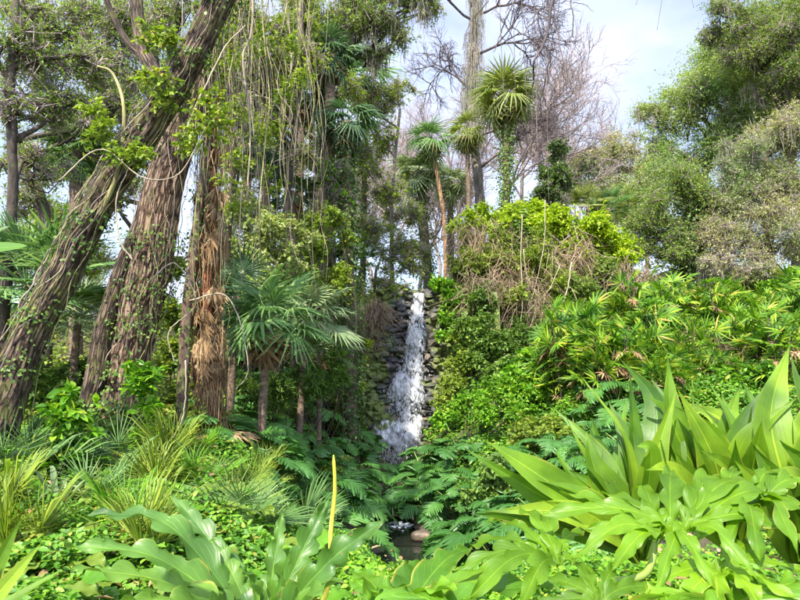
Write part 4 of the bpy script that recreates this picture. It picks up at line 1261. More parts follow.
for i, (x, e) in enumerate([(662, 30), (640, 5), (692, 8), (524, 120), (516, 90), (541, 150), (502, 110), (549, 205), (535, 190)]):
    p = spline([W(x, -60, 7), W(x + rng.uniform(-4, 4), e * .3 - 20, 7), W(x + rng.uniform(-5, 5), e, 7)], 24)
    o = MB().add(*tube(p, np.linspace(.005, .003, 24), 4)).build('hanging_vine', M['vine_dark'], origin=p[0])
    tag(o, 'short thin dark vine hanging down the open sky, ' + ['the longest right of the dark bough', 'just right of the dark bough', 'the furthest right'][i] if i < 3 else 'thin dark vine hanging in front of the bare trees left of the dark bough',
        'vine', 'thin vines hanging in the open sky' if i < 3 else 'thin vines in front of the bare trees')

# =================================================================== PALMS
def shrub(name, label, cat, px, Y, blobs, mat, twigs, L, group=None, tpl=T_LEAF6, k=7, Wr=.55, tlen=.5):
    base = gpt(px, Y)
    root = thing(name, label, cat, tuple(base), group)
    cm = MB(); sm = MB()
    cs, rs = zip(*[clumps(*b_, k=k) for b_ in blobs]); cs = np.concatenate(cs); rs = np.concatenate(rs)
    sprig_cloud(cm, cs, rs, twigs, 7, L, Wr, .85, tlen, tpl=tpl)
    for q in cs[::3]: limb_to(sm, base + [rng.uniform(-.1, .1), 0, -.05], q, .012, .004, .12, 4)
    cm.build('foliage', mat, root); sm.build('stem', M['bark_dark'], root)
    return root


palm('cabbage_palm', 'slender palm with bare orange brown leaning trunk in the centre', 'palm', gpt(446, 24), W(431, 140, 24), 0, 24, .76, M['fan'], fans=FANS_DROOP, trunk_mat=M['bark_orange'], dead=12, tr=.085, low=-1.1, hi=1.25, bend=.25)
palm('cabbage_palm', 'tall palm with big yellow green drooping head and ivy clad trunk', 'palm', gpt(508, 23), W(506, 98, 23), 0, 46, .95, M['fan_yel'], fans=FANS_DROOP, tr=.16, ivy=M['ivy'], ivy_n=4500, ivy_spread=.2, dead=14, low=-1.35, hi=1.3)
palm('cabbage_palm', 'small brown and yellow palm head on a thick trunk between the two centre palms', 'palm', gpt(472, 24.8), W(467, 133, 24.8), 0, 24, .7, M['fan_yel'], fans=FANS_DROOP, tr=.10, dead=12, low=-1.0, hi=.9)
palm('cabbage_palm', 'pale drooping palm with dark ivy laden trunk, left of the slender centre palm', 'palm', gpt(432, 25.5), W(418, 172, 25.5), 0, 40, .9, M['fan_pale'], fans=FANS_DROOP, tr=.22, ivy=M['dark'], ivy_n=4000, ivy_spread=.3, low=-1.3, hi=1.1)
palm('cabbage_palm', 'pale drooping palm head just right of the slender centre palm trunk', 'palm', gpt(452, 27), W(450, 182, 27), 0, 34, .75, M['fan_pale'], fans=FANS_DROOP, tr=.15, ivy=M['ivy'], ivy_n=1500, low=-1.3, hi=1.0)
palm('cabbage_palm', 'tall palm with brown dead fans on a dark ivy clad trunk', 'palm', gpt(354, 15), W(345, 122, 15), 0, 28, .66, M['fan_dark'], fans=FANS_DROOP, tr=.16, ivy=M['dark'], ivy_n=5200, ivy_spread=.16, dead=16, low=-1.2, hi=.9)
palm('cabbage_palm', 'tallest dark palm at the top left of centre with tan dead fans', 'palm', gpt(332, 15.6), W(330, 55, 15.6), 0, 30, .72, M['fan_dark'], fans=FANS_DROOP, tr=.14, dead=16, low=-1.2, hi=1.1)
palm('cabbage_palm', 'dark green palm head behind the curtain of hanging vines', 'palm', gpt(268, 14.6), W(266, 150, 14.6), 0, 26, .62, M['fan_dark'], tr=.12, dead=4, low=-1.0, hi=.8)
palm('cabbage_palm', 'low teal palm head with flat fans right of the vine curtain', 'palm', gpt(296, 15), W(292, 192, 15), 0, 16, .58, M['fan_dark'], tr=.1, dead=3, low=-.7, hi=.7)
palm('cabbage_palm', 'dark green palm head seen through the leaves left of the leaning trunk', 'palm', gpt(80, 13), W(76, 152, 13), 0, 26, .56, M['fan'], tr=.14, low=-.9, hi=.8)
palm('fan_palm', 'light green palmetto at the left edge beside the leaning trunk', 'palm', gpt(24, 8.8), W(26, 285, 8.8), 0, 26, .85, M['fan'], fans=FAN_NARROW, tr=.07, low=-.5, hi=1.3)
palm('fan_palm', 'pale green palmetto in the shade behind the base of the leaning trunk', 'palm', gpt(75, 9.8), W(78, 320, 9.8), 0, 18, .75, M['fan_pale'], fans=FAN_NARROW, tr=.06, low=-.4, hi=1.3)
palm('fan_palm', 'green fan palm with slim brown trunk and two brown dead fans, left of centre', 'palm', gpt(262, 9.6), W(268, 322, 9.6), 0, 26, .62, M['fan'], fans=FANS + FANS_DROOP, tr=.07, dead=6, low=-.6, hi=1.3)
palm('fan_palm', 'spreading fan palm with long green fans above the split leaf plants', 'palm', gpt(300, 12), W(306, 318, 12), 0, 22, .68, M['fan_pale'], fans=FANS + FANS_DROOP, tr=.07, low=-.4, hi=1.1)
palm('fan_palm', 'yellowing small fan palm nearest the left slope of the falls', 'palm', gpt(322, 12.5), W(318, 352, 12.5), 0, 14, .55, M['fan_pale'], tr=.05, low=-.3, hi=.8, dead=3)
palm('fan_palm', 'dark fan palm close beside the dead frond column', 'palm', gpt(232, 10.5), W(236, 296, 10.5), 0, 16, .60, M['fan_dark'], tr=.07, low=-.5, hi=1.2)

shrub('shrub', 'tall yellow green thicket lit by the sun behind the hanging vines', 'shrub', 245, 12.2, [(240, 205, 12.2, 22), (262, 235, 12.2, 24), (228, 255, 12, 22), (250, 275, 12, 24), (285, 262, 12.6, 22), (300, 230, 12.8, 18), (218, 225, 12, 14)], M['olive'], 2300, .075)
shrub('shrub', 'leafy green thicket between the vine curtain and the ivy clad palm trunk', 'shrub', 318, 13.6, [(325, 220, 13.6, 18), (318, 250, 13.6, 20), (335, 275, 13.6, 20), (310, 285, 13.2, 18), (345, 240, 13.8, 12)], M['mid'], 1700, .075)
palm('cabbage_palm', 'dark palm head with tan dead fans just left of the tallest dark palm', 'palm', gpt(300, 16.4), W(300, 92, 16.4), 0, 26, .82, M['fan_dark'], fans=FANS_DROOP, tr=.12, dead=14, low=-1.1, hi=.9)
palm('cabbage_palm', 'dark palm head right of the tallest dark palm, dead fans hanging under it', 'palm', gpt(362, 21.5), W(366, 78, 21.5), 0, 24, .95, M['fan'], fans=FANS_DROOP, tr=.11, dead=12, low=-1.1, hi=.9, ivy=M['ivy'], ivy_n=1800)
palm('cabbage_palm', 'dark palm head deep behind the hanging vines near the top', 'palm', gpt(250, 16), W(246, 68, 16), 0, 24, .8, M['fan_dark'], tr=.11, dead=8, low=-1.0, hi=.9)
bough_tree('broadleaf_tree', 'tall green tree filling the gaps behind the dark palms', [gpt(335, 19), W(330, 200, 19), W(320, 90, 19), W(315, 0, 19)], .16, .10,
           [(300, 60, 19, 34), (340, 90, 19, 30), (270, 100, 19, 34), (310, 140, 19, 32), (350, 150, 19, 24), (280, 170, 19, 30), (240, 140, 18, 30), (355, 30, 19, 30), (225, 100, 18, 24), (330, 190, 18.5, 24)], 'mid', 6500, .085, bark='bark_grey')
# hill top palmettos
for i, (px, py, Y, lab) in enumerate([(588, 205, 24, 'broad bladed palmetto on the hilltop, leftmost of the four'), (608, 208, 24.5, 'broad bladed palmetto on the hilltop, second from the left of the four'),
                                      (628, 212, 25, 'broad bladed palmetto on the hilltop, second from the right of the four'), (648, 222, 25, 'broad bladed palmetto on the hilltop, rightmost of the four')]):
    palm('palmetto', lab, 'palm', gpt(px, Y), W(px, py, Y), 0, 18, .65, M['fan_yel'] if i % 2 == 0 else M['fan'], fans=FAN_NARROW, tr=.08, low=-.2, hi=1.4, group='palmettos on the hilltop')
palm('palmetto', 'small palmetto at the top of the slope left of the falls', 'palm', gpt(350, 20.5), W(362, 262, 20.5), 0, 12, .7, M['fan'], fans=FAN_NARROW, tr=.06, low=-.3, hi=1.3)

# column of dead fronds
b0 = gpt(214, 8.6)
dc = thing('dead_palm', 'rust red palm stump and trunk shrouded in hanging brown dead fronds', 'palm', tuple(b0))
p = spline([b0 - [0, 0, .2], W(215, 430, 8.6), W(210, 380, 8.6), W(206, 300, 8.6), W(210, 220, 8.6), W(214, 140, 8.6), W(222, 60, 8.6)], 80)
MB().add(*tube(p, np.interp(np.linspace(0, 1, 80), [0, .15, .3, 1], [.17, .11, .09, .06]) * (1 + .08 * np.sin(np.arange(80) * 1.9)), 20, .12, seed=8)).build('trunk', M['palm_red'], dc)
dm = [set_mesh('dead_frond', fan_template(9, RAD(34 + 10 * q), .3, .8, .45, .6, seed=70 + q, width=1.2), M['dryleaf']) for q in range(3)]
for i in range(78):
    if i < 44: py = rng.uniform(278, 372)
    elif i < 68: py = rng.uniform(180, 255)
    else: py = rng.uniform(110, 190)
    sc = .40 if i < 68 else .26
    u = np.argmin(np.abs(p[:, 2] - W(210, py, 8.6)[2])); az = rng.uniform(0, 6.28)
    e = rng.uniform(-1.5, -1.2)
    put(dm[i % 3], 'dead_frond', p[u] + np.array([cos(az), sin(az), 0]) * .10, np.array([cos(az) * cos(e), sin(az) * cos(e), sin(e)]), np.array([cos(az), sin(az), .15]) + rng.normal(size=3) * .4, sc * rng.uniform(.8, 1.3), dc)
for i in range(7):
    az = rng.uniform(0, 6.28); put(dm[i % 3], 'dead_frond', b0 + [cos(az) * .15, sin(az) * .15, .25], np.array([cos(az), sin(az), -.1]), np.array([0, 0, 1.]), .6, dc)
mm = MB(); strands(mm, p[rng.integers(8, 76, 240)] + rnd_dir(240) * .18, .3, .9, .007); mm.build('loose_fibres', M['dryleaf'], dc)
# its companion: slim mossy trunk with vines
b1 = gpt(186, 8.4)
mt_ = thing('slim_trunk', 'slim mossy brown trunk just left of the dead frond column', 'tree', tuple(b1))
p = spline([b1 - [0, 0, .2], W(184, 350, 8.4), W(190, 280, 8.4), W(200, 200, 8.4), W(212, 110, 8.4), W(226, -20, 8.4)], 80)
MB().add(*tube(p, np.linspace(.085, .05, 80), 20, .1, seed=12)).build('trunk', M['bark_lean'], mt_)
im = MB(); ivy_on(im, p, .08, .06, 700, .08, .05, 0, .9); im.build('creeper_leaves', M['ivy'], mt_)

# =================================================================== HANGING VINES
def hang(px, top, bot, Y, r0, seed, wig=6.5):
    r = np.random.default_rng(seed)
    n = 7
    ys = np.linspace(top, bot, n); xs = px + np.cumsum(r.normal(size=n) * wig)
    return spline([W(x, y, Y + r.normal() * .12) for x, y in zip(xs, ys)], 60), np.linspace(r0, r0 * .6, 60)
k = 0
for i in range(130):
    px = rng.uniform(196, 262) if i % 3 else rng.uniform(255, 318)
    top = -60 if rng.random() < .7 else rng.uniform(0, 120)
    p, rr_ = hang(px, top, rng.uniform(90, 300), rng.uniform(6.6, 9.5), rng.choice([.003, .004, .006, .009], p=[.4, .3, .2, .1]), 500 + i)
    o = MB().add(*tube(p, rr_, 5)).build('hanging_vine', M[['vine', 'vine_green', 'vine_dark', 'vine_green'][i % 4]], origin=p[0])
    c_ = ['pale grey', 'mossy green', 'dark brown', 'mossy green'][i % 4]
    lab = ('thick ' if rr_[0] > .008 else 'slim ' if rr_[0] > .005 else 'threadlike ') + c_ + (' vine in the curtain hanging above the dead frond column' if i % 3 else ' vine hanging in front of the dark palms right of the curtain')
    tag(o, lab, 'vine', 'vines of the hanging curtain' if i % 3 else 'vines in front of the dark palms')
named = [([(254, -40), (253, 30), (246, 60), (252, 120), (250, 200)], 7.0, .016, 'pale crooked vine hanging longest at the left of the curtain'),
         ([(178, 150), (200, 100), (225, 50), (246, 25)], 6.1, .011, 'pale straight vine crossing the leaning trunk and the curtain'),
         ([(255, 95), (270, 100), (290, 125), (300, 150)], 8.0, .012, 'pale vine arching across the dark palm heads'),
         ([(150, 280), (175, 262), (196, 300), (170, 330), (176, 360)], 7.4, .010, 'looping thin vine in front of the upright trunk'),
         ([(190, 300), (226, 296), (244, 330), (250, 372), (238, 392)], 8.2, .011, 'pale looping vine across the dead frond column'),
         ([(186, 360), (186, 400), (178, 430), (160, 456)], 6.8, .009, 'thin straw coloured vine curving down to the small palms'),
         ([(60, 180), (100, 150), (140, 178), (178, 175), (205, 130)], 6.1, .008, 'thin looping vine hanging over the middle of the leaning trunk'),
         ([(132, 260), (120, 240), (116, 200), (128, 170)], 6.2, .010, 'short curled vine on the face of the leaning trunk'),
         ([(522, 215), (521, 260), (523, 310), (515, 350)], 18.3, .018, 'straight pale vine hanging down the wall, left of the forked one'),
         ([(523, 250), (530, 300), (528, 330), (532, 352)], 18.4, .016, 'pale vine on the wall nearest the forked one'),
         ([(572, 262), (568, 290), (560, 305), (548, 318), (541, 352)], 18.0, .024, 'thick pale forked vine on the wall, rightmost there'),
         ([(545, 200), (543, 250), (534, 290), (524, 320)], 18.5, .015, 'pale vine falling from the hilltop leaves to the wall'),
         ([(560, 265), (552, 285), (540, 300)], 18.2, .014, 'short pale vine joining the forked vine on the wall')]
for pts, Y, r0, lab in named:
    p = spline([W(a, b, Y) for a, b in pts], 50) + np.cumsum(rng.normal(size=(50, 3)) * .003 * Y / 8, 0)
    tag(MB().add(*tube(p, np.linspace(r0, r0 * .6, 50), 6)).build('vine', M['vine'], origin=p[0]), lab, 'vine')
lv = MB()
cs, rs = zip(*[clumps(px, py, 7.6, r_, 6) for px, py, r_ in ((262, 130, 18), (300, 80, 18), (242, 205, 14), (272, 180, 14), (225, 70, 22), (235, 110, 20), (215, 30, 20), (260, 40, 20), (245, 160, 16), (280, 90, 18), (228, 185, 14), (290, 40, 18))])
sprig_cloud(lv, np.concatenate(cs), np.concatenate(rs), 700, 7, .05, .6, tlen=.8, tpl=T_LEAF6)
tag(lv.build('vine_foliage', M['mid']), 'small green leaves scattered through the curtain of hanging vines', 'vine leaves', kind='stuff')

# fallen brown leaves caught on the ground plants
n = 700
y_ = 1 / rng.uniform(1 / 16, 1 / 3.2, n); x_ = (rng.uniform(-20, 780, n) - 400) / F * y_
kk = off_water(x_, y_); x_ = x_[kk]; y_ = y_[kk]; n = len(x_)
P = np.stack([x_, y_, gz(x_, y_) + rng.uniform(.1, .32, n)], 1)
tag(MB().add(*place(T_LEAF6, P, rnd_dir(n, .4), rnd_dir(n) * .6 + [0, 0, 1], rng.uniform(.05, .14, n), rng.uniform(.02, .06, n))).build('fallen_leaves', M['dryleaf']),
    'brown fallen leaves caught on the low green plants', 'fallen leaves', kind='stuff')

# =================================================================== SHRUBS
shrub('shrub', 'bright green bush right at the lip of the waterfall', 'shrub', 446, 19.6, [(448, 292, 19.2, 14), (440, 286, 19.2, 9), (455, 305, 19, 12), (448, 318, 18.8, 9), (446, 335, 18.4, 8)], M['bright'], 900, .11)
shrub('shrub', 'rounded bright green bush standing alone in the ground cover of the right bank', 'shrub', 524, 15.5, [(524, 366, 15.5, 17), (515, 378, 15.4, 13), (538, 374, 15.4, 12)], M['bright'], 420, .15)
shrub('shrub', 'low bright green bush under the lady palms at the right', 'shrub', 735, 12.6, [(735, 382, 12.6, 20), (710, 388, 12.6, 16), (760, 380, 12.6, 18), (775, 374, 12.6, 14)], M['cover'], 700, .11)
shrub('shrub', 'leafy dark green shrub at the foot of the leaning trunk', 'shrub', 66, 6.3, [(66, 425, 6.3, 24), (50, 440, 6.3, 18), (85, 440, 6.4, 17), (62, 400, 6.3, 15)], M['bright'], 110, .12)
shrub('shrub', 'leafy green shrub climbing the right side of the upright trunk', 'shrub', 148, 7.3, [(145, 385, 7.3, 18), (152, 410, 7.3, 14), (137, 372, 7.3, 12), (140, 440, 7.2, 16)], M['bright'], 120, .11)
shrub('shrub', 'bushy yellow green growth capping the hill right of the palms', 'shrub', 590, 21.5, [(560, 225, 21, 18), (585, 228, 20.5, 20), (610, 238, 20.3, 20), (575, 245, 20.2, 16), (625, 255, 20, 14), (540, 215, 21.3, 14)], M['yel'], 2600, .13)
shrub('shrub', 'yellow green leafy cap on the hilltop left of the brown tangle', 'shrub', 505, 22, [(480, 215, 21.5, 14), (505, 216, 21.5, 14), (460, 225, 21.5, 12), (525, 212, 21.5, 12), (470, 240, 21, 10), (540, 222, 20.6, 14), (515, 226, 20.6, 12), (488, 228, 20.8, 12)], M['yel'], 2000, .11)
shrub('shrub', 'grey green climber spread through the brown tangle on the wall', 'shrub', 510, 20.5, [(490, 255, 20, 24), (530, 262, 19.5, 22), (510, 300, 19, 26), (560, 280, 19, 18), (470, 265, 20, 18), (540, 235, 20, 16), (500, 235, 20.3, 16), (575, 300, 18.8, 16)], M['mid'], 2300, .10)
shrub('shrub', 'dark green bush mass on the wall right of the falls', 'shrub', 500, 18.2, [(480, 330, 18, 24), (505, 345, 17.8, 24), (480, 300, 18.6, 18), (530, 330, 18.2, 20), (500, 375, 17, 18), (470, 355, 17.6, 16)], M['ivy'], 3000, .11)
shrub('shrub', 'grey green bush under the forked vine on the wall', 'shrub', 582, 18.6, [(575, 290, 18.8, 20), (585, 315, 18.4, 20), (560, 330, 18.2, 18), (600, 265, 19.5, 16)], M['oak'], 2000, .09)
shrub('shrub', 'mossy low bush hugging the rocks left of the falls', 'shrub', 352, 16.8, [(346, 360, 16.9, 15), (338, 385, 16.5, 15), (348, 402, 16.3, 10), (344, 338, 17.4, 15), (326, 350, 17, 16)], M['mid'], 1500, .07)
shrub('shrub', 'soft green bush spilling down the slope left of the falls above the split leaf plants', 'shrub', 340, 15.2, [(328, 365, 15.2, 17), (338, 395, 15.2, 15), (332, 415, 15, 16), (318, 340, 15.5, 16), (350, 430, 15.2, 9)], M['mid'], 1500, .075)
shrub('shrub', 'yellow green moss and fern patch on the left rocks beside the water', 'shrub', 372, 17.2, [(364, 362, 17.0, 8), (360, 388, 16.8, 8), (368, 340, 17.2, 7)], M['yel'], 320, .05)
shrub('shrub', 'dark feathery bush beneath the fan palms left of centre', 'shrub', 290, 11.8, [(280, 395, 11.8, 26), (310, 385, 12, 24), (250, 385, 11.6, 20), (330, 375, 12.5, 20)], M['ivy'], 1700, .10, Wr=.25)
shrub('shrub', 'bright green feathery bush right of the small yellowing palm', 'shrub', 334, 14, [(332, 345, 14, 14), (335, 372, 14, 14)], M['bright'], 350, .12, Wr=.25)
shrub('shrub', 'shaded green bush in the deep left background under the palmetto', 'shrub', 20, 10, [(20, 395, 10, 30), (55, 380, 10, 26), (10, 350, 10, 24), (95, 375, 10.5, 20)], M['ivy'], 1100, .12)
shrub('shrub', 'light green thicket between the upright trunk and the dead frond column', 'shrub', 175, 11, [(178, 350, 11, 24), (172, 310, 11.5, 20), (185, 385, 11, 20), (168, 270, 12, 14), (200, 400, 10.5, 18)], M['mid'], 1500, .10)
shrub('shrub', 'green thicket behind the dark fan palm left of centre', 'shrub', 255, 14.5, [(240, 300, 14.5, 24), (275, 285, 14.5, 24), (310, 290, 15, 20), (225, 250, 14.5, 18)], M['mid'], 1800, .11)
shrub('shrub', 'green bush at the far right edge above the lady palms', 'shrub', 795, 18.5, [(790, 280, 18.5, 18), (770, 285, 18.5, 12), (800, 300, 18, 16)], M['bright'], 600, .12)
shrub('shrub', 'dark wet foliage clump overhanging the right edge of the rocks', 'shrub', 452, 17.6, [(452, 385, 17.2, 12), (458, 362, 17.6, 12), (462, 340, 18, 12), (446, 400, 16.6, 10)], M['mid'], 900, .09)

shrub('shrub', 'small leaved green shrub among the split leaf plants of the right bank, nearer the pool', 'shrub', 500, 11.2, [(500, 470, 11, 22), (520, 490, 10.8, 20), (480, 490, 11, 16)], M['ivy'], 700, .11)
shrub('shrub', 'small leaved green shrub among the split leaf plants of the right bank, higher up', 'shrub', 545, 12.6, [(540, 430, 12.5, 22), (565, 440, 12.3, 20), (520, 425, 12.8, 16)], M['mid'], 700, .11)
shrub('shrub', 'long low mound of bright green leaves rising right of the falls', 'shrub', 470, 15, [(455, 405, 15, 14), (475, 392, 15.2, 16), (500, 388, 15.2, 18), (530, 392, 15, 18), (560, 388, 15, 18), (590, 392, 14.5, 16), (445, 420, 14.6, 12), (485, 412, 14.2, 16), (520, 412, 14, 16)], M['bright'], 2600, .085)
# =================================================================== PHILODENDRON MASSES
protos_r = [philo_plant('', M['philo'] if q % 2 == 0 else M['philo2'], 17, .43, 21 + q) for q in range(3)]
protos_l = [philo_plant('', M['philo2'] if q % 2 == 0 else M['philo'], 16, .43, 31 + q) for q in range(3)]
wet = lambda x, y: bool(off_water(np.array([x]), np.array([y]))[0])


def reg_r():
    while True:
        x, y = in_px(408, 640, 8.3, 15.6)
        if y > 13.0 and x > 1.5: continue
        if x > .95 + max(0, (9.5 - y)) * .3 and (y > 9 or x > 1.1) and wet(x, max(y, 8)) | (x > 1.25) or (15 > y > 12.3 and x > .42): return x, y


pts = scatter(reg_r, 78, .47)
ph = put_copies(protos_r, pts, .85, 1.2)
label_rows(ph, 'philodendron', 'split leaf plants massed on the right bank',
           ['split leaf plant in the lowest row of the right bank, %s', 'split leaf plant in the second row of the right bank, %s',
            'split leaf plant in the third row of the right bank, %s', 'split leaf plant in the topmost row of the right bank, %s'])


def reg_l():
    while True:
        x, y = in_px(215, 384, 8.4, 16.5)
        if x < (-1.1 if y < 12 or y > 15 else -.72): return x, y


pts = scatter(reg_l, 52, .48)
ph = put_copies(protos_l, pts, .85, 1.2)
label_rows(ph, 'philodendron', 'split leaf plants massed on the left bank',
           ['split leaf plant, front row of the left bank, %s', 'split leaf plant, middle row of the left bank, %s', 'split leaf plant, back row of the left bank, %s'])

# =================================================================== LADY PALMS, right hillside
LADY = [fan_template(9, RAD(88), .30, .46, .30, .35, seed=60 + q, width=1.0) for q in range(3)]


def lady_palm(seed, mat):
    r = np.random.default_rng(seed)
    root = thing('lady_palm', '', 'palm', (0, 0, 0))
    fm_ = MB(); sm = MB(); dm_ = MB()
    for i in range(12):
        h = r.uniform(.3, 1.8); a = r.uniform(0, 6.28); off = r.uniform(.05, .5)
        tip = np.array([cos(a) * off * 1.6, sin(a) * off * 1.6, h])
        v, t = tube(spline([(cos(a) * off, sin(a) * off, -.1), tip * [.8, .8, .5], tip], 8), .016, 5); sm.add(v, t)
        for j in range(8):
            az = j * 2.4 + r.uniform(-.4, .4); el = r.uniform(-.2, 1.1)
            d = np.array([cos(az) * cos(el), sin(az) * cos(el), sin(el)])
            up_n = np.array([d[0] * .5, d[1] * .5 - .5, .7]) + r.normal(size=3) * .3
            v, t = place(LADY[j % 3], tip * [1, 1, 1 - .06 * j], d, up_n, .78 * r.uniform(.7, 1.2)); fm_.add(v, t)
        for j in range(2):
            az = r.uniform(0, 6.28); v, t = place(LADY[j], tip * [1, 1, .75], np.array([cos(az), sin(az), -.9]), np.array([cos(az), sin(az), .4]), .6); dm_.add(v, t)
    fm_.build('foliage', mat, root); sm.build('stem', M['bark_dark'], root); dm_.build('dead_leaves', M['dryleaf'], root)
    return root


lady = [lady_palm(80 + q, M['rhapis']) for q in range(4)]


def reg_p():
    return in_px(570, 830, 13.0, 18.0)


pts = scatter(reg_p, 56, .8)
lp_ = put_copies(lady, pts, .6, 1.25, .05)
label_rows(lp_, 'palm', 'lady palms crowding the right hillside',
           ['lady palm in the lowest row on the hillside, %s', 'lady palm in the second row up the hillside, %s',
            'lady palm in the third row up the hillside, %s', 'lady palm in the top row of the hillside, %s'])

# =================================================================== SMALL PLANTS, left foreground
def grassy_palm(seed, mat, n, size):
    r = np.random.default_rng(seed)
    root = thing('small_palm', '', 'palm', (0, 0, 0))
    ms = [set_mesh('frond', fan_template(15, RAD(85), .55, .75, .25, .15, seed=seed + q, width=.5), mat) for q in range(2)]
    for i in range(n):
        az = i * 2.4; el = r.uniform(.25, 1.35)
        put(ms[i % 2], 'frond', np.array([0, 0, .05]), np.array([cos(az) * cos(el), sin(az) * cos(el), sin(el)]), np.array([0, 0, 1.]) + r.normal(size=3) * .3, size * r.uniform(.7, 1.1), root)
    return root


sm_ = [grassy_palm(140, M['mid'], 12, .55), grassy_palm(150, M['bright'], 10, .5), grassy_palm(160, M['fan'], 12, .6)]
spots = [((-2.75), 7.0), ((-2.2), 6.6), ((-3.3), 6.9), ((-1.9), 7.3), ((-2.6), 7.8), ((-3.9), 6.1), ((-2.5), 6.0), ((-1.6), 6.9), ((-4.4), 6.8), ((-1.9), 8.2), ((-3.6), 8.0), ((-2.9), 5.7), ((-3.3), 4.9), ((-2.3), 5.0), ((-1.5), 5.6), ((-1.9), 4.5), ((-4.1), 5.3), ((-1.1), 6.2), ((-2.8), 4.4)]
o_ = put_copies(sm_, spots, .8, 1.2)
label_rows(o_, 'palm', 'small spiky palms below the big trunks', ['small spiky palm, nearer row below the trunks, %s', 'small spiky palm, farther row below the trunks, %s'])


def rosette(name, label, cat, at, tips, mat, width, prof=PROF_OBL, arch=.25, group=None, wmul=1.0, bow=0, fill=0, **kw):
    """a plant whose every leaf runs from its crown to a given tip"""
    root = thing(name, label, cat, tuple(at), group)
    tips = list(tips)
    for tp in tips[:fill]:            # a second leaf behind, a little to the side
        q_ = np.asarray(tp[0]) + np.array([rng.uniform(-.10, .10), rng.uniform(.05, .25), rng.uniform(-.12, .02)])
        tips.append((q_, tp[1], rng.uniform(-1.1, 1.1), rng.uniform(0, .12)))
    for i, tp in enumerate(tips):
        tip, w_, roll = np.asarray(tp[0], float), (tp[1] if tp[1] else width) * wmul, tp[2] if len(tp) > 2 else 0
        a = np.asarray(at, float); L = np.linalg.norm(tip - a)
        mid = a * .45 + tip * .55 + np.array([0, 0, L * (tp[3] if len(tp) > 3 else arch)])
        if bow:
            hh = (i * 0.618 % 1 - .5) * 2
            mid = mid + np.array([hh * bow * L, -.3 * bow * L, abs(hh) * bow * L * .6])
        q = a * .75 + mid * .25 + np.array([0, 0, L * .06])
        v, t, uv = blade([a, q, mid, tip], w_, prof, seed=i * 7 + len(name) + len(label), roll=roll, **kw)
        MB().add(v, t, uv).build('leaf', mat, root)
    return root


# yellow-tipped drooping small plants at left
for i, (x, y, n_, lab) in enumerate([(-3.05, 5.3, 9, 'small strap leaved plant with pale arching leaves at the left, below the shrub'),
                                     (-3.7, 5.6, 9, 'small strap leaved plant near the left edge under the leafy shrub')]):
    z = gz1(x, y); tips = []
    for j in range(n_):
        a = j * 2.4 + i; l_ = rng.uniform(.28, .45)
        tips.append(((x + cos(a) * l_, y + sin(a) * l_, z + .3 + rng.uniform(-.05, .18)), .022 + .012 * rng.random()))
    rosette('small_plant', lab, 'plant', (x, y, z + .02), tips, M['strap'] if i else M['fan_pale'], .03, PROF_STRAP, .35, nt_=20, ns=3)

# =================================================================== FOREGROUND PLANTS
A = W(262, 655, 2.0)
Lf = lambda px, py, Y, w, roll=0, arch=.18: (W(px, py, Y), w, roll, arch)
fp = rosette('philodendron', 'big foreground plant with long wavy edged grey green leaves beside the yellow stalk', 'philodendron', A, [
    Lf(88, 514, 2.05, .085, .25, .22), Lf(64, 545, 1.85, .080, .1, .16), Lf(72, 568, 1.7, .075, .1, .12), Lf(172, 494, 2.25, .075, -.1, .1),
    Lf(328, 500, 2.2, .085, .45, .06), Lf(384, 520, 1.95, .080, .5, .10), Lf(282, 514, 2.3, .07, .3, .05), Lf(245, 565, 1.8, .075, -.2, .1), Lf(290, 548, 1.75, .07, .9, .02),
    Lf(342, 580, 1.6, .08, .2, .08), Lf(120, 600, 1.5, .08, .0, .1), Lf(210, 540, 2.1, .07, .0, .12)],
    M['big'], .08, lambda t: np.clip(np.sin(np.clip(t * .97 + .03, 0, 1) ** 1.05 * pi) ** .62, .04, 1) * (1 - .2 * t), wmul=.68, nt_=120, ns=6, wave=.22, wk=6, edge=.06, fold=.28, lobes=10, depth=.42, lean=.35, up=(.1, -.45, .85))
sk = spline([A * .5 + W(326, 640, 2.25) * .5, W(327, 590, 2.3), W(331, 530, 2.3), W(335, 490, 2.3), W(333.5, 455, 2.3)], 40)
MB().add(*tube(sk, np.interp(np.linspace(0, 1, 40), [0, .3, .95, 1], [.012, .0095, .0065, .002]), 12)).build('bare_stalk', M['stalk'], fp)
tips_small = rosette('philodendron', 'bright lit leaves low at the bottom centre edge of the photograph', 'philodendron', W(400, 640, 1.7), [
    Lf(352, 572, 1.9, .06, .2), Lf(470, 548, 2.3, .05, .2, .1), Lf(520, 562, 2.0, .055, -.1, .1), Lf(420, 562, 2.1, .06, .3, .1), Lf(372, 590, 1.6, .06, .6), Lf(560, 585, 1.7, .06, .0, .1), Lf(455, 590, 1.5, .06, .1)],
    M['big_bright'], .06, lambda t: np.clip(np.sin(np.clip(t * .97 + .03, 0, 1) * pi) ** .6, .04, 1), nt_=70, ns=6, wave=.2, wk=5, edge=.12, fold=.2)
rosette('agave', 'pale edged agave like leaves in the bottom left corner', 'plant', W(-30, 640, 1.6), [
    (W(62, 570, 1.7), .035, .2, .05), (W(40, 545, 1.9), .03, .4, .05), (W(75, 600, 1.5), .035, .0, .05), (W(20, 520, 2.1), .03, .6, .05), (W(-5, 560, 1.8), .04, .6, .05), (W(30, 600, 1.4), .03, .0, .03)],
    M['strap'], .03, lambda t: np.clip((1 - t ** 2.5), .01, 1), nt_=30, ns=4, fold=.35)
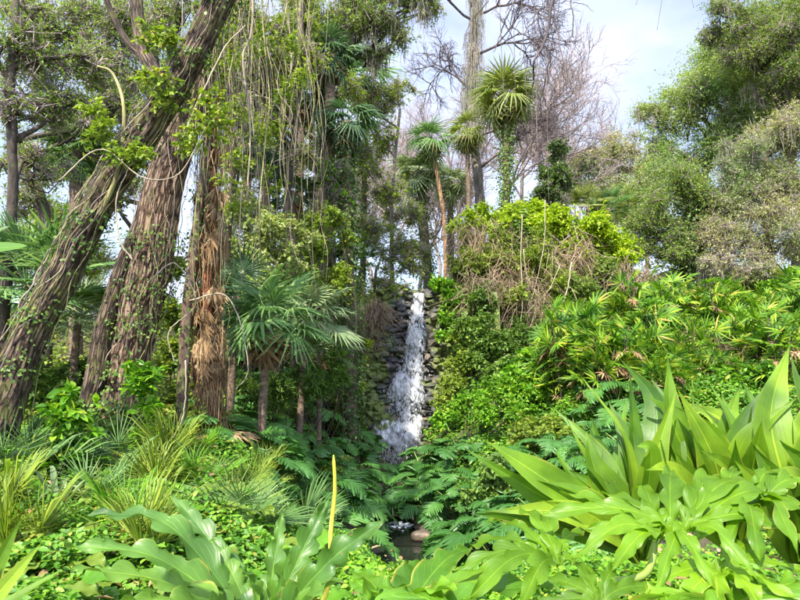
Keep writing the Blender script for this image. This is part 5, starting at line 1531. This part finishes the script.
rosette('leaf_sprig', 'single bright leaf poking in at the left edge, close to the viewer', 'plant', W(-60, 262, 1.2), [(W(27, 246, 1.2), .020, -.3, .05), (W(10, 226, 1.25), .010, .0, .05)],
        M['big_bright'], .02, lambda t: np.clip(np.sin(t * pi) ** .6, .04, 1), nt_=30, ns=5, fold=.15, up=(0, -1, .3))

# strap leaved plants, right foreground
SK = dict(fill=12, nt_=44, ns=5, fold=.28, up=(.15, -1, .35), bow=.13, wave=.07, wk=2, wmul=1.2)
B1 = W(640, 560, 2.5); B2 = W(735, 550, 2.6); B3 = W(805, 570, 2.3)
S = Lf
rosette('strap_leaved_plant', 'strap leaved plant of broad upright blades, its long pale leaf reaching furthest left', 'plant', B1, [
    S(484, 440, 2.4, .058, .2, .05), S(484, 511, 2.3, .050, .3, .10), S(560, 404, 2.75, .040, .8, .05), S(583, 378, 2.75, .030, .5, .02), S(629, 362, 2.85, .050, .3, .0),
    S(586, 432, 2.6, .075, .2, .05), S(608, 400, 2.8, .060, -.5, .05), S(676, 390, 2.5, .055, -.1, .0), S(636, 446, 2.4, .040, .2, .30), S(560, 446, 2.5, .030, .8, .12), S(650, 420, 2.9, .06, .5, .0),
    S(520, 476, 2.4, .035, .6, .08), S(540, 500, 2.3, .04, -.5, .10), S(602, 440, 2.7, .05, .9, .05), S(570, 470, 2.5, .05, .1, .12), S(625, 400, 2.95, .05, -.9, .0), S(660, 440, 2.4, .05, .9, .05)],
    M['strap'], .035, PROF_STRAP, **SK)
rosette('strap_leaved_plant', 'middle strap leaved plant with the tall bright blade crossing darker ones', 'plant', B2, [
    S(668, 354, 2.65, .070, .1, -.02), S(677, 388, 2.5, .070, -.6, .03), S(774, 374, 2.7, .070, -.7, .05), S(703, 372, 2.95, .05, .3, .0), S(655, 398, 2.7, .05, .7, .06), S(796, 398, 2.4, .060, -.8, .10),
    S(722, 396, 2.95, .07, .1, .0), S(690, 430, 2.4, .06, .8, .10), S(742, 380, 3.0, .06, -.4, .0), S(762, 420, 2.3, .06, -.6, .12), S(645, 470, 2.3, .055, .6, .15), S(700, 450, 2.3, .055, .1, .12), S(735, 440, 2.3, .06, -.4, .08),
    S(668, 405, 2.9, .06, -.7, .02), S(712, 420, 2.6, .06, .9, .03)],
    M['strap'], .04, PROF_STRAP, **SK)
rosette('strap_leaved_plant', 'strap leaved plant at the right edge with the tallest pale blade', 'plant', B3, [
    S(790, 344, 2.6, .080, -.2, .0), S(825, 385, 2.2, .08, -.7, .03), S(860, 420, 2.2, .08, -.3, .05), S(765, 470, 2.0, .06, .6, .15), S(768, 392, 2.7, .07, .6, .02), S(842, 360, 2.6, .07, -.2, .0), S(815, 440, 2.0, .07, .2, .03),
    S(792, 420, 2.3, .06, .9, .04), S(780, 440, 2.2, .06, -.6, .1)],
    M['strap'], .05, PROF_STRAP, **SK)

# split-leaf plant with the big lobed leaves, right foreground
hub = W(655, 542, 1.75)
fl = thing('philodendron', 'lobed glossy split leaf plant in the lower right corner with a curved pale stalk', 'philodendron', tuple(W(560, 640, 1.7)))


def finger_leaf(hub, tips, seed, mat='lobed', w_=.040, up=(0, -.5, .85), spine=None):
    """one deeply cut leaf: long wavy lobes leaving a short midrib"""
    mb = MB(); r = np.random.default_rng(seed)
    for i, (px, py, Y, *q) in enumerate(tips):
        tip = W(px, py, Y); L_ = np.linalg.norm(tip - hub)
        st = hub + (tip - hub) * .02 + (spine - hub) * r.uniform(0, 1) if spine is not None else hub
        mid = st * .5 + tip * .5 + np.array([0, 0, L_ * (q[0] if q else .13)])
        v, t, uv = blade([st, st * .7 + mid * .3 + np.array([0, 0, .02]), mid, tip], w_ * (L_ / .30) ** .5 * r.uniform(.85, 1.15), lambda t: np.clip((.42 + .75 * t) * (1 - t ** 3.5), .02, 1.1),
                         90, 5, fold=.20, wave=.22, wk=3.5, edge=.10, lobes=4, depth=.42, lean=.7, seed=seed + i * 3, roll=r.uniform(-.3, .3), up=up, droop_edge=.12)
        mb.add(v, t, uv)
    return mb.build('leaf', M[mat], fl)


MB().add(*tube(spline([W(520, 640, 1.55), W(560, 600, 1.6), W(600, 584, 1.65), W(640, 577, 1.7), W(652, 562, 1.74), hub], 50), np.linspace(.013, .0085, 50), 12)).build('leaf_stalk', M['petiole'], fl)
MB().add(*tube(spline([W(700, 660, 1.6), W(695, 610, 1.7), W(690, 560, 1.75)], 20), .010, 12)).build('leaf_stalk', M['petiole'], fl)
finger_leaf(hub, [(560, 492, 1.95), (585, 530, 1.8, .2), (598, 492, 2.0), (640, 484, 2.1), (672, 470, 2.15), (722, 478, 2.1), (768, 486, 2.05), (812, 508, 1.95), (815, 545, 1.8), (762, 586, 1.55, .25), (715, 590, 1.55, .25),
                  (655, 600, 1.55, .2), (612, 570, 1.6, .2), (572, 560, 1.65, .22), (540, 515, 1.85, .15)], 3, spine=W(690, 530, 1.8))
finger_leaf(W(725, 512, 1.9), [(700, 478, 2.15), (735, 468, 2.15), (775, 472, 2.1), (812, 486, 2.0), (822, 520, 1.8), (800, 560, 1.6, .22), (760, 562, 1.65, .22), (720, 560, 1.7, .2), (690, 545, 1.75, .18), (672, 512, 1.95, .12)], 15, spine=W(765, 505, 1.92))
finger_leaf(W(705, 575, 1.72), [(760, 545, 1.9), (805, 570, 1.7), (812, 610, 1.5), (770, 625, 1.45), (720, 630, 1.45), (670, 620, 1.5), (650, 585, 1.6)], 5, spine=W(730, 580, 1.65))
finger_leaf(W(560, 566, 1.8), [(470, 545, 2.0), (488, 520, 2.1), (520, 508, 2.15), (548, 515, 2.2), (585, 530, 2.0), (452, 572, 1.8), (470, 598, 1.6), (520, 610, 1.5), (600, 575, 1.8)], 7, w_=.036, spine=W(535, 556, 1.85))
finger_leaf(W(600, 612, 1.5), [(540, 575, 1.65), (575, 560, 1.7), (615, 565, 1.65), (655, 585, 1.6), (530, 605, 1.5)], 9, w_=.034)
def big_lobed(p0, p1, p2, w_, lobes, seed, roll=0, mat='big_bright', up=(0, 0, 1)):
    v, t, uv = blade([p0, p0 * .6 + p1 * .4, p1, p2], w_, PROF_HEART, 180, 7, fold=.12, wave=.14, wk=7, lobes=lobes + 2, depth=.93, lean=.75, seed=seed, roll=roll, droop_edge=.45, up=up)
    MB().add(v, t, uv).build('leaf', M[mat], fl)
big_lobed(W(700, 640, 1.5), W(760, 590, 1.6), W(820, 580, 1.6), .20, 7, 7, .0)
big_lobed(W(500, 650, 1.4), W(430, 600, 1.5), W(380, 585, 1.6), .16, 8, 8, .1)
big_lobed(W(760, 660, 1.4), W(700, 600, 1.5), W(650, 590, 1.5), .16, 8, 9, .1)


# broad leafed aroids filling the bottom
def aroid(seed, mat, n, size):
    r = np.random.default_rng(seed)
    root = thing('broad_leaved_plant', '', 'plant', (0, 0, 0))
    ms = []
    for q in range(3):
        v, t, uv = blade([(0, 0, 0), (.3, 0, .05), (.7, 0, .03), (1, 0, -.15)], .24 + .05 * q, PROF_HEART, 36, 4, fold=.15, wave=.12, wk=4, edge=.06, seed=seed + q)
        ms.append(MB().add(v, t, uv).mesh('leaf', mat))
    for i in range(n):
        az = i * 2.4 + r.uniform(-.3, .3); el = r.uniform(.3, 1.2)
        tip = np.array([cos(az) * cos(el), sin(az) * cos(el), sin(el)]) * size * r.uniform(.4, 1.0)
        put(ms[i % 3], 'leaf', tip, np.array([cos(az), sin(az), r.uniform(-.3, .3)]), np.array([0, 0, 1.]) + r.normal(size=3) * .25, size * r.uniform(.55, .9), root)
    st = MB()
    for c in [q for q in COL.objects if q.parent == root]:
        st.add(*segs([[0, 0, 0]], [list(c.location)], .006, .004, 5))
    st.build('stem', M['petiole'], root)
    return root


ar = [aroid(200, M['big_bright'], 10, .38), aroid(210, M['big_bright'], 9, .34), aroid(220, M['big'], 9, .36)]
pts = scatter(lambda: in_px(300, 800, 2.6, 5.2), 34, .38)
o_ = put_copies(ar, pts, .8, 1.1)
label_rows(o_, 'plant', 'broad leaved plants in front of the pool',
           ['broad leaved low plant in the nearest row to the viewer, %s', 'broad leaved low plant, middle row before the pool, %s', 'broad leaved low plant, row closest to the pool, %s'])
ar2 = [aroid(230, M['bright'], 14, .3), aroid(240, M['mid'], 14, .34)]
for q in ar2: q.name = 'leafy_herb'
pts = scatter(lambda: in_px(-20, 300, 3.2, 6.5), 60, .34)
o_ = put_copies(ar2, pts, .8, 1.3)
for q in o_: q.name = 'leafy_herb'
label_rows(o_, 'plant', 'leafy herbs on the left bank', ['low leafy herb in the nearest row on the left bank, %s', 'low leafy herb in the second row on the left bank, %s', 'low leafy herb in the third row on the left bank, %s', 'low leafy herb in the farthest row on the left bank, %s'])
print('objects', len(COL.objects), 'tris', sum(len(o.data.polygons) for o in COL.objects if o.type == 'MESH'))
